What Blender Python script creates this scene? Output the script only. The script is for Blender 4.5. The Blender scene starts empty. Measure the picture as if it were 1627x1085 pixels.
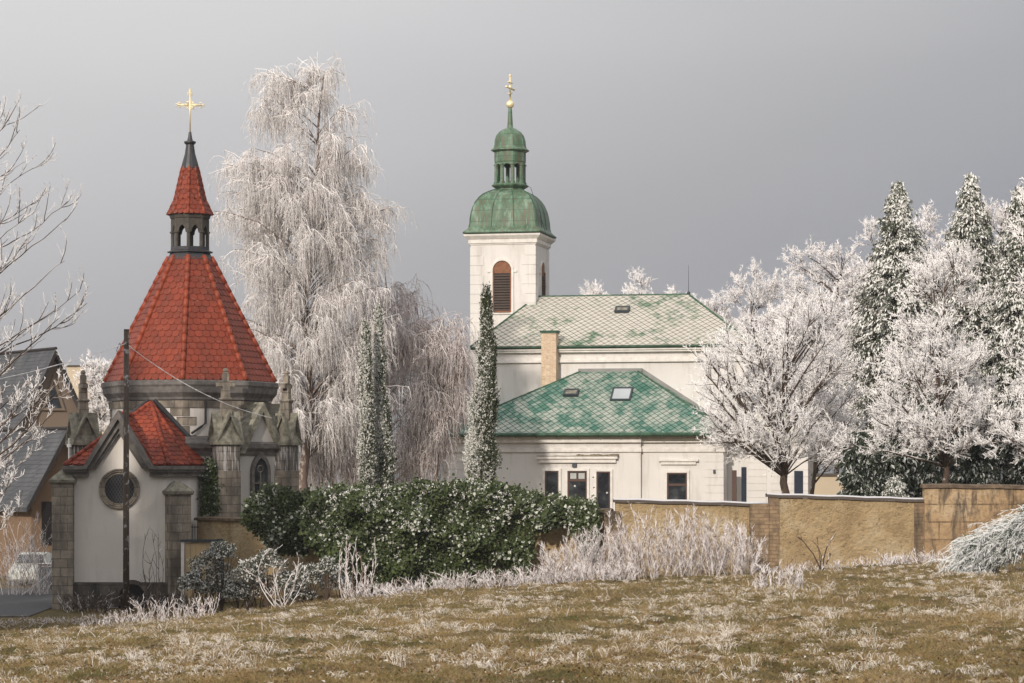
import bpy, math, random
import numpy as np
from math import sin, cos, radians, pi, sqrt
SC = bpy.context.scene
COL = SC.collection
F, HZ, CX = 4067.0, 745.0, 813.5          # lens in photo pixels, horizon row, centre column

# ------------------------------------------------------------------ camera
cam = bpy.data.cameras.new('camera'); camo = bpy.data.objects.new('camera', cam); COL.objects.link(camo)
cam.lens = 90; cam.sensor_width = 36; cam.sensor_fit = 'HORIZONTAL'
camo.location = (0, 0, 0); camo.rotation_euler = (pi/2, 0, 0)
cam.shift_y = (HZ-542.5)/1627.0
cam.clip_start = 1; cam.clip_end = 12000
cam.dof.use_dof = True; cam.dof.focus_distance = 115; cam.dof.aperture_fstop = 11.0
SC.camera = camo

# ------------------------------------------------------------------ world and sun
SUN_AZ, SUN_EL = radians(22), radians(24)      # sun behind and to the left of the camera
w = bpy.data.worlds.new('World'); SC.world = w; w.use_nodes = True
nt = w.node_tree; nt.nodes.clear()
out = nt.nodes.new('ShaderNodeOutputWorld'); bg = nt.nodes.new('ShaderNodeBackground')
sky = nt.nodes.new('ShaderNodeTexSky'); sky.sky_type = 'NISHITA'; sky.sun_disc = False
sky.sun_elevation = SUN_EL; sky.sun_rotation = pi+SUN_AZ
try: sky.air_density = 1.5; sky.dust_density = 4
except Exception: pass
tc = nt.nodes.new('ShaderNodeTexCoord'); sp = nt.nodes.new('ShaderNodeSeparateXYZ')
nt.links.new(tc.outputs['Generated'], sp.inputs[0])
# cloud deck: brightness against height, with a darker bank to the right and a paler one to the left
def wmath(op, a, b=None, c=None):
    n = nt.nodes.new('ShaderNodeMath'); n.operation = op
    for i, v in enumerate((a, b, c)):
        if v is None: continue
        if isinstance(v, (int, float)): n.inputs[i].default_value = v
        else: nt.links.new(v, n.inputs[i])
    return n.outputs[0]
noi = nt.nodes.new('ShaderNodeTexNoise'); noi.inputs['Scale'].default_value = 2.2; noi.inputs['Detail'].default_value = 3; noi.inputs['Roughness'].default_value = .45
mp = nt.nodes.new('ShaderNodeMapping'); mp.inputs['Scale'].default_value = (1, 1, 3.2); mp.inputs['Location'].default_value = (.35, 0, .2)
nt.links.new(tc.outputs['Generated'], mp.inputs[0]); nt.links.new(mp.outputs[0], noi.inputs['Vector'])
h1 = wmath('ADD', sp.outputs['Z'], wmath('MULTIPLY', wmath('SUBTRACT', noi.outputs[0], .5), .16))
h2 = wmath('ADD', h1, wmath('MULTIPLY', sp.outputs['X'], -.30))
ramp = nt.nodes.new('ShaderNodeValToRGB'); nt.links.new(wmath('MULTIPLY_ADD', h2, 2.0, .18), ramp.inputs[0])
cr = ramp.color_ramp
cr.elements[0].position = 0.0; cr.elements[0].color = (.285, .295, .33, 1)
cr.elements[1].position = 1.0; cr.elements[1].color = (1.05, 1.03, 1.03, 1)
for p, c in ((.22, (.325, .33, .375)), (.36, (.425, .424, .446)), (.50, (.575, .565, .585)), (.62, (.70, .69, .70)), (.78, (.82, .79, .80))):
    e = cr.elements.new(p); e.color = (*c, 1)
mx = nt.nodes.new('ShaderNodeMixRGB'); mx.inputs[0].default_value = .92
sc_ = nt.nodes.new('ShaderNodeVectorMath'); sc_.operation = 'SCALE'; sc_.inputs['Scale'].default_value = .10
nt.links.new(sky.outputs[0], sc_.inputs[0]); nt.links.new(sc_.outputs[0], mx.inputs[1])
nt.links.new(ramp.outputs[0], mx.inputs[2]); nt.links.new(mx.outputs[0], bg.inputs[0]); nt.links.new(bg.outputs[0], out.inputs[0])
bg.inputs[1].default_value = 1.0
sl = bpy.data.lights.new('sun', 'SUN'); sl.energy = 3.2; sl.angle = radians(1.5); sl.color = (1, .90, .79)
so = bpy.data.objects.new('sun', sl); COL.objects.link(so); so.location = (-60, -60, 60)
so.rotation_euler = (pi/2-SUN_EL, 0, -SUN_AZ)
SC.view_settings.view_transform = 'Standard'; SC.view_settings.look = 'None'
SC.view_settings.exposure = 0; SC.view_settings.gamma = 1; SC.view_settings.use_curve_mapping = False

# ------------------------------------------------------------------ helpers
def at(px, py, Y): return np.array([(px-CX)/F*Y, Y, (HZ-py)/F*Y])
def X_(px, Y): return (px-CX)/F*Y
def Z_(py, Y): return (HZ-py)/F*Y
def nrm(v):
    v = np.asarray(v, float); return v/(np.linalg.norm(v, axis=-1, keepdims=True)+1e-9)
class MB:
    def __init__(s): s.v = []; s.f = []; s.qv = []; s.qf = []; s.n = 0
    def add(s, V, Fc):
        b = s.n; s.v.append(np.asarray(V, float).reshape(-1, 3)); s.n += len(s.v[-1])
        for f in Fc: s.f.append(tuple(i+b for i in f))
        return s
    def quads(s, V, Q):
        b = s.n; s.v.append(np.asarray(V, float).reshape(-1, 3)); s.n += len(s.v[-1]); s.qf.append(np.asarray(Q)+b); return s
    def box(s, x0, x1, y0, y1, z0, z1, fr=None):
        P = [(x, y, z) for z in (z0, z1) for x, y in ((x0, y0), (x1, y0), (x1, y1), (x0, y1))]
        if fr: P = [fr(*p) for p in P]
        return s.add(P, [(0, 3, 2, 1), (4, 5, 6, 7), (0, 1, 5, 4), (1, 2, 6, 5), (2, 3, 7, 6), (3, 0, 4, 7)])
    def prism(s, poly, vec):
        n = len(poly); P = [np.asarray(p, float) for p in poly]; Q = [p+np.asarray(vec, float) for p in P]
        return s.add(P+Q, [tuple(range(n))[::-1], tuple(range(n, 2*n))]+[(i, (i+1) % n, n+(i+1) % n, n+i) for i in range(n)])
    def rings(s, R, cap=True):
        n = len(R[0]); V = [p for r in R for p in r]; Fc = []
        for k in range(len(R)-1):
            for i in range(n): j = (i+1) % n; Fc.append((k*n+i, k*n+j, (k+1)*n+j, (k+1)*n+i))
        if cap: Fc.append(tuple(range(n))[::-1]); Fc.append(tuple((len(R)-1)*n+i for i in range(n)))
        return s.add(V, Fc)
    def tube(s, pts, r, sides=6):
        pts = np.asarray(pts, float); r = np.full(len(pts), r) if np.isscalar(r) else np.asarray(r)
        V, Q = tubes(pts[None], r[None], sides); s.quads(V, Q)
        n = len(V)
        s.f.append(tuple(range(s.n-n, s.n-n+sides))[::-1]); s.f.append(tuple(range(s.n-sides, s.n))); return s
    def ball(s, c, r, seg=8, sq=1.0):
        R = []
        for k in range(1, seg):
            a = pi*k/seg-pi/2; R.append([(c[0]+r*cos(a)*cos(2*pi*i/(seg*2)), c[1]+r*cos(a)*sin(2*pi*i/(seg*2)), c[2]+r*sq*sin(a)) for i in range(seg*2)])
        return s.rings(R)
ROOT = {}
def build(name, m, mat, parent=None, smooth=False, kind=None):
    V = np.concatenate(m.v) if m.v else np.zeros((0, 3))
    if parent is not None:
        o_ = ROOT[parent.name]; V = V-o_
    me = bpy.data.meshes.new(name)
    Q = np.concatenate(m.qf) if m.qf else np.zeros((0, 4), int)
    lens = [len(f) for f in m.f]; li = np.array([i for f in m.f for i in f], int)
    tot = np.concatenate([np.array(lens, int), np.full(len(Q), Q.shape[1] if len(Q) else 4)])
    loops = np.concatenate([li, Q.ravel()]).astype(np.int32)
    me.vertices.add(len(V)); me.vertices.foreach_set('co', V.astype(np.float32).ravel())
    me.loops.add(len(loops)); me.loops.foreach_set('vertex_index', loops)
    me.polygons.add(len(tot)); st = np.concatenate([[0], np.cumsum(tot)[:-1]]).astype(np.int32)
    me.polygons.foreach_set('loop_start', st)
    me.polygons.foreach_set('use_smooth', np.full(len(tot), bool(smooth)))
    me.materials.append(mat); me.update(calc_edges=True); me.validate()
    o = bpy.data.objects.new(name, me); COL.objects.link(o)
    if parent is not None: o.parent = parent; ROOT[o.name] = ROOT[parent.name]
    else: ROOT[o.name] = np.zeros(3)
    if kind: o['kind'] = kind
    return o
def thing(name, label, cat, loc, group=None):
    o = bpy.data.objects.new(name, None); COL.objects.link(o); o.location = tuple(loc); o.empty_display_size = .3
    ROOT[o.name] = np.array(loc, float); o['label'] = label; o['category'] = cat
    if group: o['group'] = group
    return o
def tag(o, label, cat, group=None, kind=None):
    o['label'] = label; o['category'] = cat
    if group: o['group'] = group
    if kind: o['kind'] = kind
    return o
def solo(name, m, mat, label, cat, loc, group=None, smooth=False, kind=None):
    o = build(name, m, mat, None, smooth); me = o.data
    loc = np.array(loc, float); co = np.zeros(len(me.vertices)*3, np.float32); me.vertices.foreach_get('co', co)
    co = (co.reshape(-1, 3)-loc).astype(np.float32); me.vertices.foreach_set('co', co.ravel()); o.location = tuple(loc); me.update()
    return tag(o, label, cat, group, kind)

def tubes(P, R, sides=3):
    P = np.asarray(P, float); N, K, _ = P.shape
    T = nrm(np.gradient(P, axis=1)); ref = np.where(np.abs(T[..., 2:3]) > .85, np.array([1., 0, 0]), np.array([0, 0, 1.]))
    U = nrm(np.cross(T, ref)); W = np.cross(T, U)
    a = np.arange(sides)*2*pi/sides
    V = P[:, :, None]+R[:, :, None, None]*(np.cos(a)[None, None, :, None]*U[:, :, None]+np.sin(a)[None, None, :, None]*W[:, :, None])
    idx = np.arange(N*K*sides).reshape(N, K, sides); nx = np.roll(idx, -1, axis=2)
    Q = np.stack([idx[:, :-1], nx[:, :-1], nx[:, 1:], idx[:, 1:]], -1).reshape(-1, 4)
    return V.reshape(-1, 3), Q
def grow(P, n, tl, th, ang, L, K, trop=(0, 0, 0), wob=.1, rng=None, sel=None):
    """n children on every path of P; returns their paths and base parameters"""
    N, Kp, _ = P.shape; i = np.repeat(np.arange(N), n)
    t = rng.uniform(tl, th, len(i)); x = t*(Kp-1); a = np.minimum(x.astype(int), Kp-2); f = (x-a)[:, None]
    p0 = P[i, a]*(1-f)+P[i, a+1]*f; T = nrm(P[i, a+1]-P[i, a])
    rv = nrm(rng.normal(size=(len(i), 3))); S = nrm(np.cross(T, rv)); an = np.radians(rng.uniform(ang[0], ang[1], len(i)))[:, None]
    d = T*np.cos(an)+S*np.sin(an)
    Ln = (rng.uniform(L[0], L[1], len(i)))[:, None]
    out = np.zeros((len(i), K, 3)); out[:, 0] = p0; step = Ln/(K-1); tr = np.array(trop, float)
    for k in range(1, K):
        d = nrm(d+tr/(K-1)+rng.normal(size=d.shape)*wob); out[:, k] = out[:, k-1]+d*step
    return out, t
def taper(N, K, r0, r1, rng=None, var=.0):
    r = np.linspace(1, 0, K)[None]*(r0-r1)+r1; r = np.repeat(r, N, 0)
    if rng is not None and var: r = r*rng.uniform(1-var, 1+var, (N, 1))
    return r
def leaves(C, D, Nn, L, W, bend=.15):
    """diamond leaf faces at C, along D, facing Nn (all (n,3)); L and W (n,)"""
    D = nrm(D); S = nrm(np.cross(D, Nn)); Nn = np.cross(S, D); L = L[:, None]; W = W[:, None]
    V = np.stack([C-D*L/2, C-S*W/2+Nn*L*bend, C+D*L/2, C+S*W/2+Nn*L*bend], 1)
    n = len(C); Q = np.arange(n*4).reshape(n, 4)
    return V.reshape(-1, 3), Q
def env_fn(E, Y):
    """E: list of (py, pxL, pxR) -> functions z->(xl, xr)"""
    E = sorted(E, key=lambda e: -e[0]); z = np.array([Z_(e[0], Y) for e in E]); l = np.array([X_(e[1], Y) for e in E]); r = np.array([X_(e[2], Y) for e in E])
    return z, (lambda q: np.interp(q, z, l)), (lambda q: np.interp(q, z, r))

# ------------------------------------------------------------------ materials
def mat(name): 
    m = bpy.data.materials.new(name); m.use_nodes = True; m.node_tree.nodes.clear(); return m
class G:
    """tiny node-graph helper"""
    def __init__(s, name):
        s.m = mat(name); s.t = s.m.node_tree; s.o = s.n('ShaderNodeOutputMaterial'); s.b = s.n('ShaderNodeBsdfPrincipled'); s.l(s.b.outputs[0], s.o.inputs[0])
        s.tc = s.n('ShaderNodeTexCoord'); s.geo = s.n('ShaderNodeNewGeometry')
    def n(s, t): return s.t.nodes.new(t)
    def l(s, a, b): s.t.links.new(a, b)
    def set(s, inp, v):
        if isinstance(v, (int, float)): inp.default_value = v
        elif isinstance(v, tuple): inp.default_value = (*v, 1) if len(v) == 3 and inp.type == 'RGBA' else v
        else: s.l(v, inp)
    def math(s, op, a, b=0., c=0., clamp=False):
        n = s.n('ShaderNodeMath'); n.operation = op; n.use_clamp = clamp; s.set(n.inputs[0], a); s.set(n.inputs[1], b); s.set(n.inputs[2], c); return n.outputs[0]
    def noise(s, sc, det=4, rough=.55, vec=None, dist=0.):
        n = s.n('ShaderNodeTexNoise'); n.inputs['Scale'].default_value = sc; n.inputs['Detail'].default_value = det; n.inputs['Roughness'].default_value = rough; n.inputs['Distortion'].default_value = dist
        s.l(vec if vec is not None else s.geo.outputs['Position'], n.inputs['Vector']); return n.outputs[0]
    def ramp(s, fac, stops, interp='LINEAR'):
        n = s.n('ShaderNodeValToRGB'); s.l(fac, n.inputs[0]); cr = n.color_ramp; cr.interpolation = interp
        while len(cr.elements) < len(stops): cr.elements.new(.5)
        for e, (p, c) in zip(cr.elements, stops): e.position = p; e.color = (*(c if isinstance(c, tuple) else (c, c, c)), 1)
        return n.outputs[0]
    def mix(s, fac, a, b, mode='MIX'):
        n = s.n('ShaderNodeMixRGB'); n.blend_type = mode; s.set(n.inputs[0], fac); s.set(n.inputs[1], a); s.set(n.inputs[2], b); return n.outputs[0]
    def scale(s, v, k):
        n = s.n('ShaderNodeMapping'); n.inputs['Scale'].default_value = k; s.l(v, n.inputs[0]); return n.outputs[0]
    def rot(s, v, r):
        n = s.n('ShaderNodeMapping'); n.inputs['Rotation'].default_value = r; s.l(v, n.inputs[0]); return n.outputs[0]
    def bump(s, h, d=.02, st=1.0):
        n = s.n('ShaderNodeBump'); n.inputs['Distance'].default_value = d; n.inputs['Strength'].default_value = st; s.l(h, n.inputs['Height']); s.l(n.outputs[0], s.b.inputs['Normal'])
    def sep(s, v):
        n = s.n('ShaderNodeSeparateXYZ'); s.l(v, n.inputs[0]); return n.outputs
    def comb(s, x, y, z):
        n = s.n('ShaderNodeCombineXYZ'); s.set(n.inputs[0], x); s.set(n.inputs[1], y); s.set(n.inputs[2], z); return n.outputs[0]
    def fin(s, col, rough=.85, spec=.3, metal=0.):
        s.set(s.b.inputs['Base Color'], col); s.set(s.b.inputs['Roughness'], rough); s.b.inputs['Specular IOR Level'].default_value = spec; s.b.inputs['Metallic'].default_value = metal; return s.m
def pos(g): return g.geo.outputs['Position']
FROST = (.80, .78, .775)
def m_plain(name, c, rough=.8, spec=.3, metal=0., var=.12, sc=3):
    g = G(name); n = g.noise(sc, 4); a = tuple(x*(1-var) for x in c); b = tuple(min(1, x*(1+var)) for x in c)
    return g.fin(g.ramp(n, [(.3, a), (.7, b)]), rough, spec, metal)
def m_plaster(name, c, stain=(.4, .38, .35), amt=.5, sc=1.):
    g = G(name); n = g.noise(.6*sc, 5); st = g.noise(1.0*sc, 5, .6, g.scale(pos(g), (1.6, 1.6, .28))); f = g.noise(14, 3)
    col = g.ramp(n, [(.3, tuple(x*.93 for x in c)), (.7, tuple(min(1, x*1.03) for x in c))])
    col = g.mix(g.math('MULTIPLY', g.ramp(st, [(.52, 0.), (.75, 1.)]), amt), col, stain)
    dr = g.noise(1.2*sc, 5, .65, g.scale(pos(g), (5, 5, .22))); col = g.mix(g.math('MULTIPLY', g.ramp(dr, [(.56, 0.), (.7, 1.)]), amt*.45), col, stain)
    g.bump(f, .006); return g.fin(col, .92, .2)
def brickmat(name, c1, c2, mort, bw, bh, ms=.012, bumpd=.015, off=.5, soot=None, frostv=0., sootamt=.8):
    g = G(name); x, y, z = g.sep(pos(g)); v = g.comb(g.math('ADD', x, g.math('MULTIPLY', y, .83)), z, 0.)
    wv = g.noise(1.5, 3); v2 = g.n('ShaderNodeVectorMath'); v2.operation = 'ADD'; g.l(v, v2.inputs[0]); g.l(g.comb(g.math('MULTIPLY', wv, .02), g.math('MULTIPLY', wv, .03), 0.), v2.inputs[1])
    b = g.n('ShaderNodeTexBrick'); g.l(v2.outputs[0], b.inputs['Vector']); b.inputs['Scale'].default_value = 1; b.offset = off
    b.inputs['Brick Width'].default_value = bw; b.inputs['Row Height'].default_value = bh; b.inputs['Mortar Size'].default_value = ms; b.inputs['Mortar Smooth'].default_value = .3
    b.inputs['Color1'].default_value = (*c1, 1); b.inputs['Color2'].default_value = (*c2, 1); b.inputs['Mortar'].default_value = (*mort, 1); b.inputs['Bias'].default_value = 0
    n = g.noise(5, 5, .65); col = g.mix(.55, b.outputs['Color'], g.ramp(n, [(.25, .28), (.75, .75)]), 'OVERLAY')
    if soot:
        st = g.noise(1.5, 5, .6, g.scale(pos(g), (1.4, 1.4, .45))); col = g.mix(g.math('MULTIPLY', g.ramp(st, [(.42, 0.), (.62, 1.)]), sootamt), col, soot)
    if frostv:
        st = g.noise(2.2, 4, .6, g.scale(pos(g), (6, 6, .5))); col = g.mix(g.math('MULTIPLY', g.ramp(st, [(.5, 0.), (.6, 1.)]), frostv), col, FROST)
    hgt = g.math('ADD', g.math('MULTIPLY', g.math('SUBTRACT', 1., b.outputs['Fac']), .7), g.math('MULTIPLY', n, .6)); g.bump(hgt, bumpd)
    return g.fin(col, .93, .2)
def m_tile(name, base, dark, gl=.45):
    g = G(name); r = g.geo.outputs['Random Per Island']; n = g.noise(2.2, 4); n2 = g.noise(9, 4)
    col = g.mix(r, base, dark); col = g.mix(g.math('MULTIPLY', g.ramp(n, [(.45, 0.), (.7, 1.)]), .35), col, tuple(x*.45 for x in base))
    col = g.mix(g.math('MULTIPLY', g.ramp(n2, [(.60, 0.), (.70, 1.)]), .35), col, (.30, .22, .18)); col = g.mix(g.math('MULTIPLY', g.ramp(g.noise(.9, 5, .65, g.scale(pos(g), (1.6, 1.6, .5))), [(.5, 0.), (.68, 1.)]), .45), col, (.075, .03, .02))
    g.bump(n2, .004); return g.fin(col, gl, .3)
def m_slate(name, frost, green, green2, thr, nsc=.55):
    g = G(name); r = g.geo.outputs['Random Per Island']; n = g.noise(nsc, 4, .6, g.scale(pos(g), (1, .7, 1.4))); n2 = g.noise(5, 4)
    k = g.math('ADD', g.math('ADD', n, g.math('MULTIPLY', g.math('SUBTRACT', r, .5), .13)), g.math('MULTIPLY', g.math('SUBTRACT', n2, .5), .30))
    gr = g.mix(r, green, green2); col = g.mix(g.ramp(k, [(thr-.10, 1.), (thr+.10, 0.)]), frost, gr)
    col = g.mix(g.math('MULTIPLY', g.ramp(r, [(.0, .0), (1., 1.)]), .25), col, tuple(x*.6 for x in frost))
    return g.fin(col, .7, .35)
def m_copper(name):
    g = G(name); n = g.noise(1.3, 5, .6, g.scale(pos(g), (1.5, 1.5, .7))); st = g.noise(2.2, 5, .6, g.scale(pos(g), (3, 3, .4)))
    x, y, z = g.sep(pos(g)); col = g.ramp(n, [(.3, (.05, .085, .045)), (.48, (.075, .15, .09)), (.62, (.15, .24, .17)), (.75, (.25, .34, .27))])
    col = g.mix(g.math('MULTIPLY', g.ramp(st, [(.5, 0.), (.62, 1.)]), .75), col, (.12, .095, .06))
    col = g.mix(g.math('MULTIPLY', g.ramp(st, [(.3, 1.), (.42, 0.)]), .5), col, (.26, .42, .33))
    seam = g.math('PINGPONG', z, .33); s2 = g.ramp(seam, [(0., 1.), (.04, 0.)]); col = g.mix(g.math('MULTIPLY', s2, .6), col, (.03, .06, .035))
    g.bump(n, .02); return g.fin(col, .55, .4)
def m_frost_wood(name, bark, amt=.75, frost=FROST, nsc=3., up=.25, isl=.35):
    g = G(name); nz = g.sep(g.geo.outputs['Normal'])[2]; nx = g.sep(g.geo.outputs['Normal'])[0]
    n = g.noise(nsc, 4); r = g.geo.outputs['Random Per Island']
    k = g.math('ADD', g.math('MULTIPLY', nz, up), g.math('ADD', g.math('MULTIPLY', g.math('SUBTRACT', n, .5), .9), g.math('MULTIPLY', g.math('SUBTRACT', r, .5), isl)))
    k = g.math('ADD', k, g.math('MULTIPLY', nx, -.12))
    f = g.ramp(g.math('ADD', k, amt), [(.42, 0.), (.58, 1.)]); v = g.mix(r, frost, tuple(x*.82 for x in frost)); col = g.mix(f, bark, v)
    g.bump(g.noise(25, 3), .01); return g.fin(col, .9, .2)
def m_leaf(name, c1, c2, frostamt, nsc=1.2, frost=FROST, rough=.6, fr2=.5, streak=1., wind=0.):
    g = G(name); r = g.geo.outputs['Random Per Island']; n = g.noise(nsc, 4, .65, g.scale(pos(g), (1, 1, streak)))
    if wind:      # rime sits thickest on the windward side of the column (object space)
        ox = g.sep(g.tc.outputs['Object'])[0]; n = g.math('SUBTRACT', n, g.math('MULTIPLY', ox, wind))
    col = g.mix(r, c1, c2); k = g.math('ADD', g.math('MULTIPLY', r, fr2), n)
    f = g.ramp(k, [(1.0-frostamt*.6, 0.), (1.06-frostamt*.6, 1.)]); col = g.mix(f, col, frost)
    return g.fin(col, rough, .3)
M = {}
M['white'] = m_plaster('white_plaster', (.69, .67, .645), (.42, .38, .34), .6)
M['white2'] = m_plaster('chapel_plaster', (.66, .625, .585), (.36, .33, .29), .42)
M['white_grey'] = m_plaster('grey_plaster', (.50, .48, .45), (.34, .32, .3), .5)
M['trim'] = m_plain('trim_paint', (.70, .675, .64), .85)
M['moss'] = m_plain('mossy_moulding', (.22, .19, .14), .95, var=.4, sc=8)
M['stone'] = brickmat('stone_blocks', (.32, .28, .23), (.23, .20, .165), (.12, .105, .09), .55, .34, soot=(.07, .062, .055), sootamt=.6)
M['stone_frost'] = brickmat('streaked_stone', (.25, .225, .20), (.17, .15, .13), (.09, .08, .07), .5, .34, soot=(.06, .055, .05), frostv=.55)
M['stone_dark'] = brickmat('dark_stone', (.13, .115, .10), (.085, .075, .068), (.05, .045, .04), .7, .4, soot=(.03, .028, .026))
M['cornice'] = m_plain('sooty_stone', (.14, .13, .122), .9, var=.35, sc=4)
M['slab'] = m_plain('mossy_stone_slab', (.21, .20, .16), .95, var=.5, sc=5)
M['tile'] = m_tile('red_clay_tile', (.24, .042, .018), (.175, .032, .014), .6)
M['tile_old'] = m_tile('weathered_red_tile', (.30, .055, .022), (.15, .026, .016), .65)
M['ridge_tile'] = m_tile('ridge_tile', (.29, .055, .022), (.23, .044, .019), .5)
M['lead'] = m_plain('dark_metal', (.045, .045, .05), .5, .5, .3)
M['darkwood'] = m_plain('dark_brown_stone', (.075, .068, .058), .8, var=.3, sc=5)
M['gold'] = m_plain('gilded_metal', (.95, .80, .50), .42, .5, .45, .1)
M['copper'] = m_copper('green_copper')
M['slate_top'] = m_slate('frosted_green_tiles', (.56, .53, .465), (.075, .16, .09), (.15, .24, .15), .385)
M['slate_low'] = m_slate('green_tiles', (.36, .40, .345), (.045, .145, .105), (.095, .22, .17), .52, .8)
M['under'] = m_plain('roof_underlay', (.035, .05, .035), .9)
M['green_metal'] = m_plain('green_gutter_paint', (.045, .10, .062), .6, .3, var=.45)
M['louver'] = m_plain('louvre_wood', (.07, .052, .042), .8)
M['boards'] = m_plain('brown_boards', (.22, .10, .055), .8, var=.3, sc=6)
M['brown'] = m_plain('brown_window_frame', (.075, .035, .024), .55, .4)
g = G('window_glass'); M['glass'] = g.fin(g.ramp(g.noise(1.3), [(.35, (.012, .014, .018)), (.55, (.03, .034, .04)), (.7, (.09, .10, .105))]), .08, .7)  # pale patches in the colour stand for sky reflected in the panes
M['pale_glass'] = m_plain('reflecting_glass', (.38, .41, .43), .1, .6, 0., .1, 1)
M['brick_tan'] = brickmat('tan_brick', (.62, .46, .31), (.52, .37, .24), (.62, .54, .45), .25, .085, .012, .006)
M['ochre'] = None
def m_ochre():
    g = G('ochre_plaster'); n = g.noise(.9, 5, .6); n2 = g.noise(4.5, 6, .7); n3 = g.noise(1.1, 5, .6, g.scale(pos(g), (2.2, 2.2, .22)))
    col = g.ramp(n, [(.28, (.36, .255, .14)), (.5, (.52, .39, .225)), (.72, (.60, .49, .33))])
    col = g.mix(g.math('MULTIPLY', g.ramp(n2, [(.55, 0.), (.72, 1.)]), .55), col, (.20, .145, .09))
    col = g.mix(g.math('MULTIPLY', g.ramp(n3, [(.60, 0.), (.72, 1.)]), .45), col, (.10, .085, .068))
    x, y, z = g.sep(pos(g)); top = g.ramp(g.math('ADD', z, g.math('MULTIPLY', n, .9)), [(0., 1.), (1., 1.)])
    pit = g.ramp(g.noise(7, 5, .7), [(.33, 1.), (.42, 0.)]); col = g.mix(g.math('MULTIPLY', pit, .55), col, (.16, .11, .065)); lo = g.ramp(g.math('ADD', z, g.math('MULTIPLY', n2, 1.2)), [(-2.3+5, 0.), (1., 1.)])
    g.bump(g.math('ADD', g.math('MULTIPLY', g.noise(7, 6, .72), 1.1), g.math('MULTIPLY', g.noise(2.5, 3), .8)), .16); return g.fin(col, .95, .15)
M['ochre'] = m_ochre()
def m_ochre_dark():
    g = G('stained_ochre'); n = g.noise(.9, 5, .6); n3 = g.noise(1.0, 5, .65, g.scale(pos(g), (1.7, 1.7, .42)), .4)
    col = g.ramp(n, [(.28, (.28, .185, .105)), (.5, (.44, .31, .18)), (.72, (.54, .42, .28))])
    col = g.mix(g.math('MULTIPLY', g.ramp(g.noise(5, 5, .7), [(.5, 0.), (.62, 1.)]), .5), col, (.19, .13, .085))
    col = g.mix(g.math('MULTIPLY', g.ramp(n3, [(.50, 0.), (.60, 1.)]), .8), col, (.075, .062, .052))
    x, y, z = g.sep(pos(g)); v = g.comb(x, z, 0.); b = g.n('ShaderNodeTexBrick'); g.l(v, b.inputs['Vector']); b.inputs['Scale'].default_value = 1; b.inputs['Brick Width'].default_value = 1.3; b.inputs['Row Height'].default_value = .62; b.inputs['Mortar Size'].default_value = .02
    col = g.mix(g.math('MULTIPLY', g.math('MULTIPLY', b.outputs['Fac'], g.ramp(g.noise(1.7, 4), [(.45, 0.), (.6, 1.)])), .7), col, (.08, .06, .045))
    g.bump(g.math('SUBTRACT', g.noise(6, 6, .7), g.math('MULTIPLY', b.outputs['Fac'], .6)), .08); return g.fin(col, .95, .15)
M['ochre_dark'] = m_ochre_dark()
M['pier'] = brickmat('ochre_bricks', (.32, .23, .14), (.22, .155, .10), (.25, .175, .11), .34, .13, .02, .02, soot=(.07, .058, .045), sootamt=.9)
M['cap'] = None
g = G('frosted_wall_cap'); nz = g.sep(g.geo.outputs['Normal'])[2]; n = g.noise(2, 4); k = g.math('ADD', nz, g.math('MULTIPLY', g.math('SUBTRACT', n, .5), .5))
M['cap'] = g.fin(g.mix(g.ramp(k, [(.45, 0.), (.7, 1.)]), (.10, .085, .075), (.62, .61, .62)), .9, .2)
g = G('brown_wall_cap'); M['cap_brown'] = g.fin(g.mix(g.ramp(g.noise(4, 5), [(.4, 0.), (.7, 1.)]), (.10, .075, .055), (.22, .16, .11)), .9, .2)
M['slate_dark'] = None
g = G('dark_roof_slate'); x, y, z = g.sep(pos(g)); v = g.comb(g.math('ADD', x, y), z, 0.); b = g.n('ShaderNodeTexBrick'); g.l(v, b.inputs['Vector']); b.inputs['Scale'].default_value = 1; b.inputs['Brick Width'].default_value = .4; b.inputs['Row Height'].default_value = .22; b.inputs['Mortar Size'].default_value = .015
n = g.noise(1.2, 5); c = g.ramp(n, [(.3, (.05, .053, .06)), (.7, (.10, .104, .11))]); M['slate_dark'] = g.fin(g.mix(g.math('MULTIPLY', b.outputs['Fac'], .6), c, (.03, .03, .035)), .7, .35)
g.bump(g.math('SUBTRACT', 1., b.outputs['Fac']), .02)
M['tan'] = m_plaster('tan_render', (.22, .17, .13), (.25, .19, .14), .4)
M['orange_tan'] = m_plaster('orange_render', (.21, .14, .09), (.27, .18, .11), .35)
M['yellow'] = m_plaster('pale_yellow_render', (.56, .47, .35), (.4, .35, .28), .3)
M['gatewood'] = m_plain('beige_gate_boards', (.47, .36, .21), .7, var=.15, sc=2)
M['iron'] = m_plain('dark_iron', (.05, .06, .07), .5, .4, .4)
M['polewood'] = None
g = G('pole_wood'); n = g.noise(3, 4, .6, g.scale(pos(g), (8, 8, .5))); f = g.noise(6, 3); M['polewood'] = g.fin(g.mix(g.math('MULTIPLY', g.ramp(f, [(.58, 0.), (.66, 1.)]), .6), g.ramp(n, [(.3, (.055, .042, .033)), (.7, (.115, .09, .07))]), (.5, .49, .5)), .9, .2)
M['carpaint'] = m_plain('white_car_paint', (.52, .54, .50), .35, .5, 0., .08)
M['rubber'] = m_plain('black_rubber', (.02, .02, .02), .8)
M['asphalt'] = m_plain('asphalt', (.062, .062, .066), .9, var=.2, sc=4)
M['bark'] = m_frost_wood('dark_bark', (.085, .06, .045), .20, up=.45)
M['twig'] = m_frost_wood('frosted_twigs', (.22, .17, .15), .92, (.90, .88, .88), up=.3, isl=.6)
M['twig_w'] = m_frost_wood('white_frosted_twigs', (.25, .19, .16), 1.0, (.93, .915, .915), up=.3, isl=.6)
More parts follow.
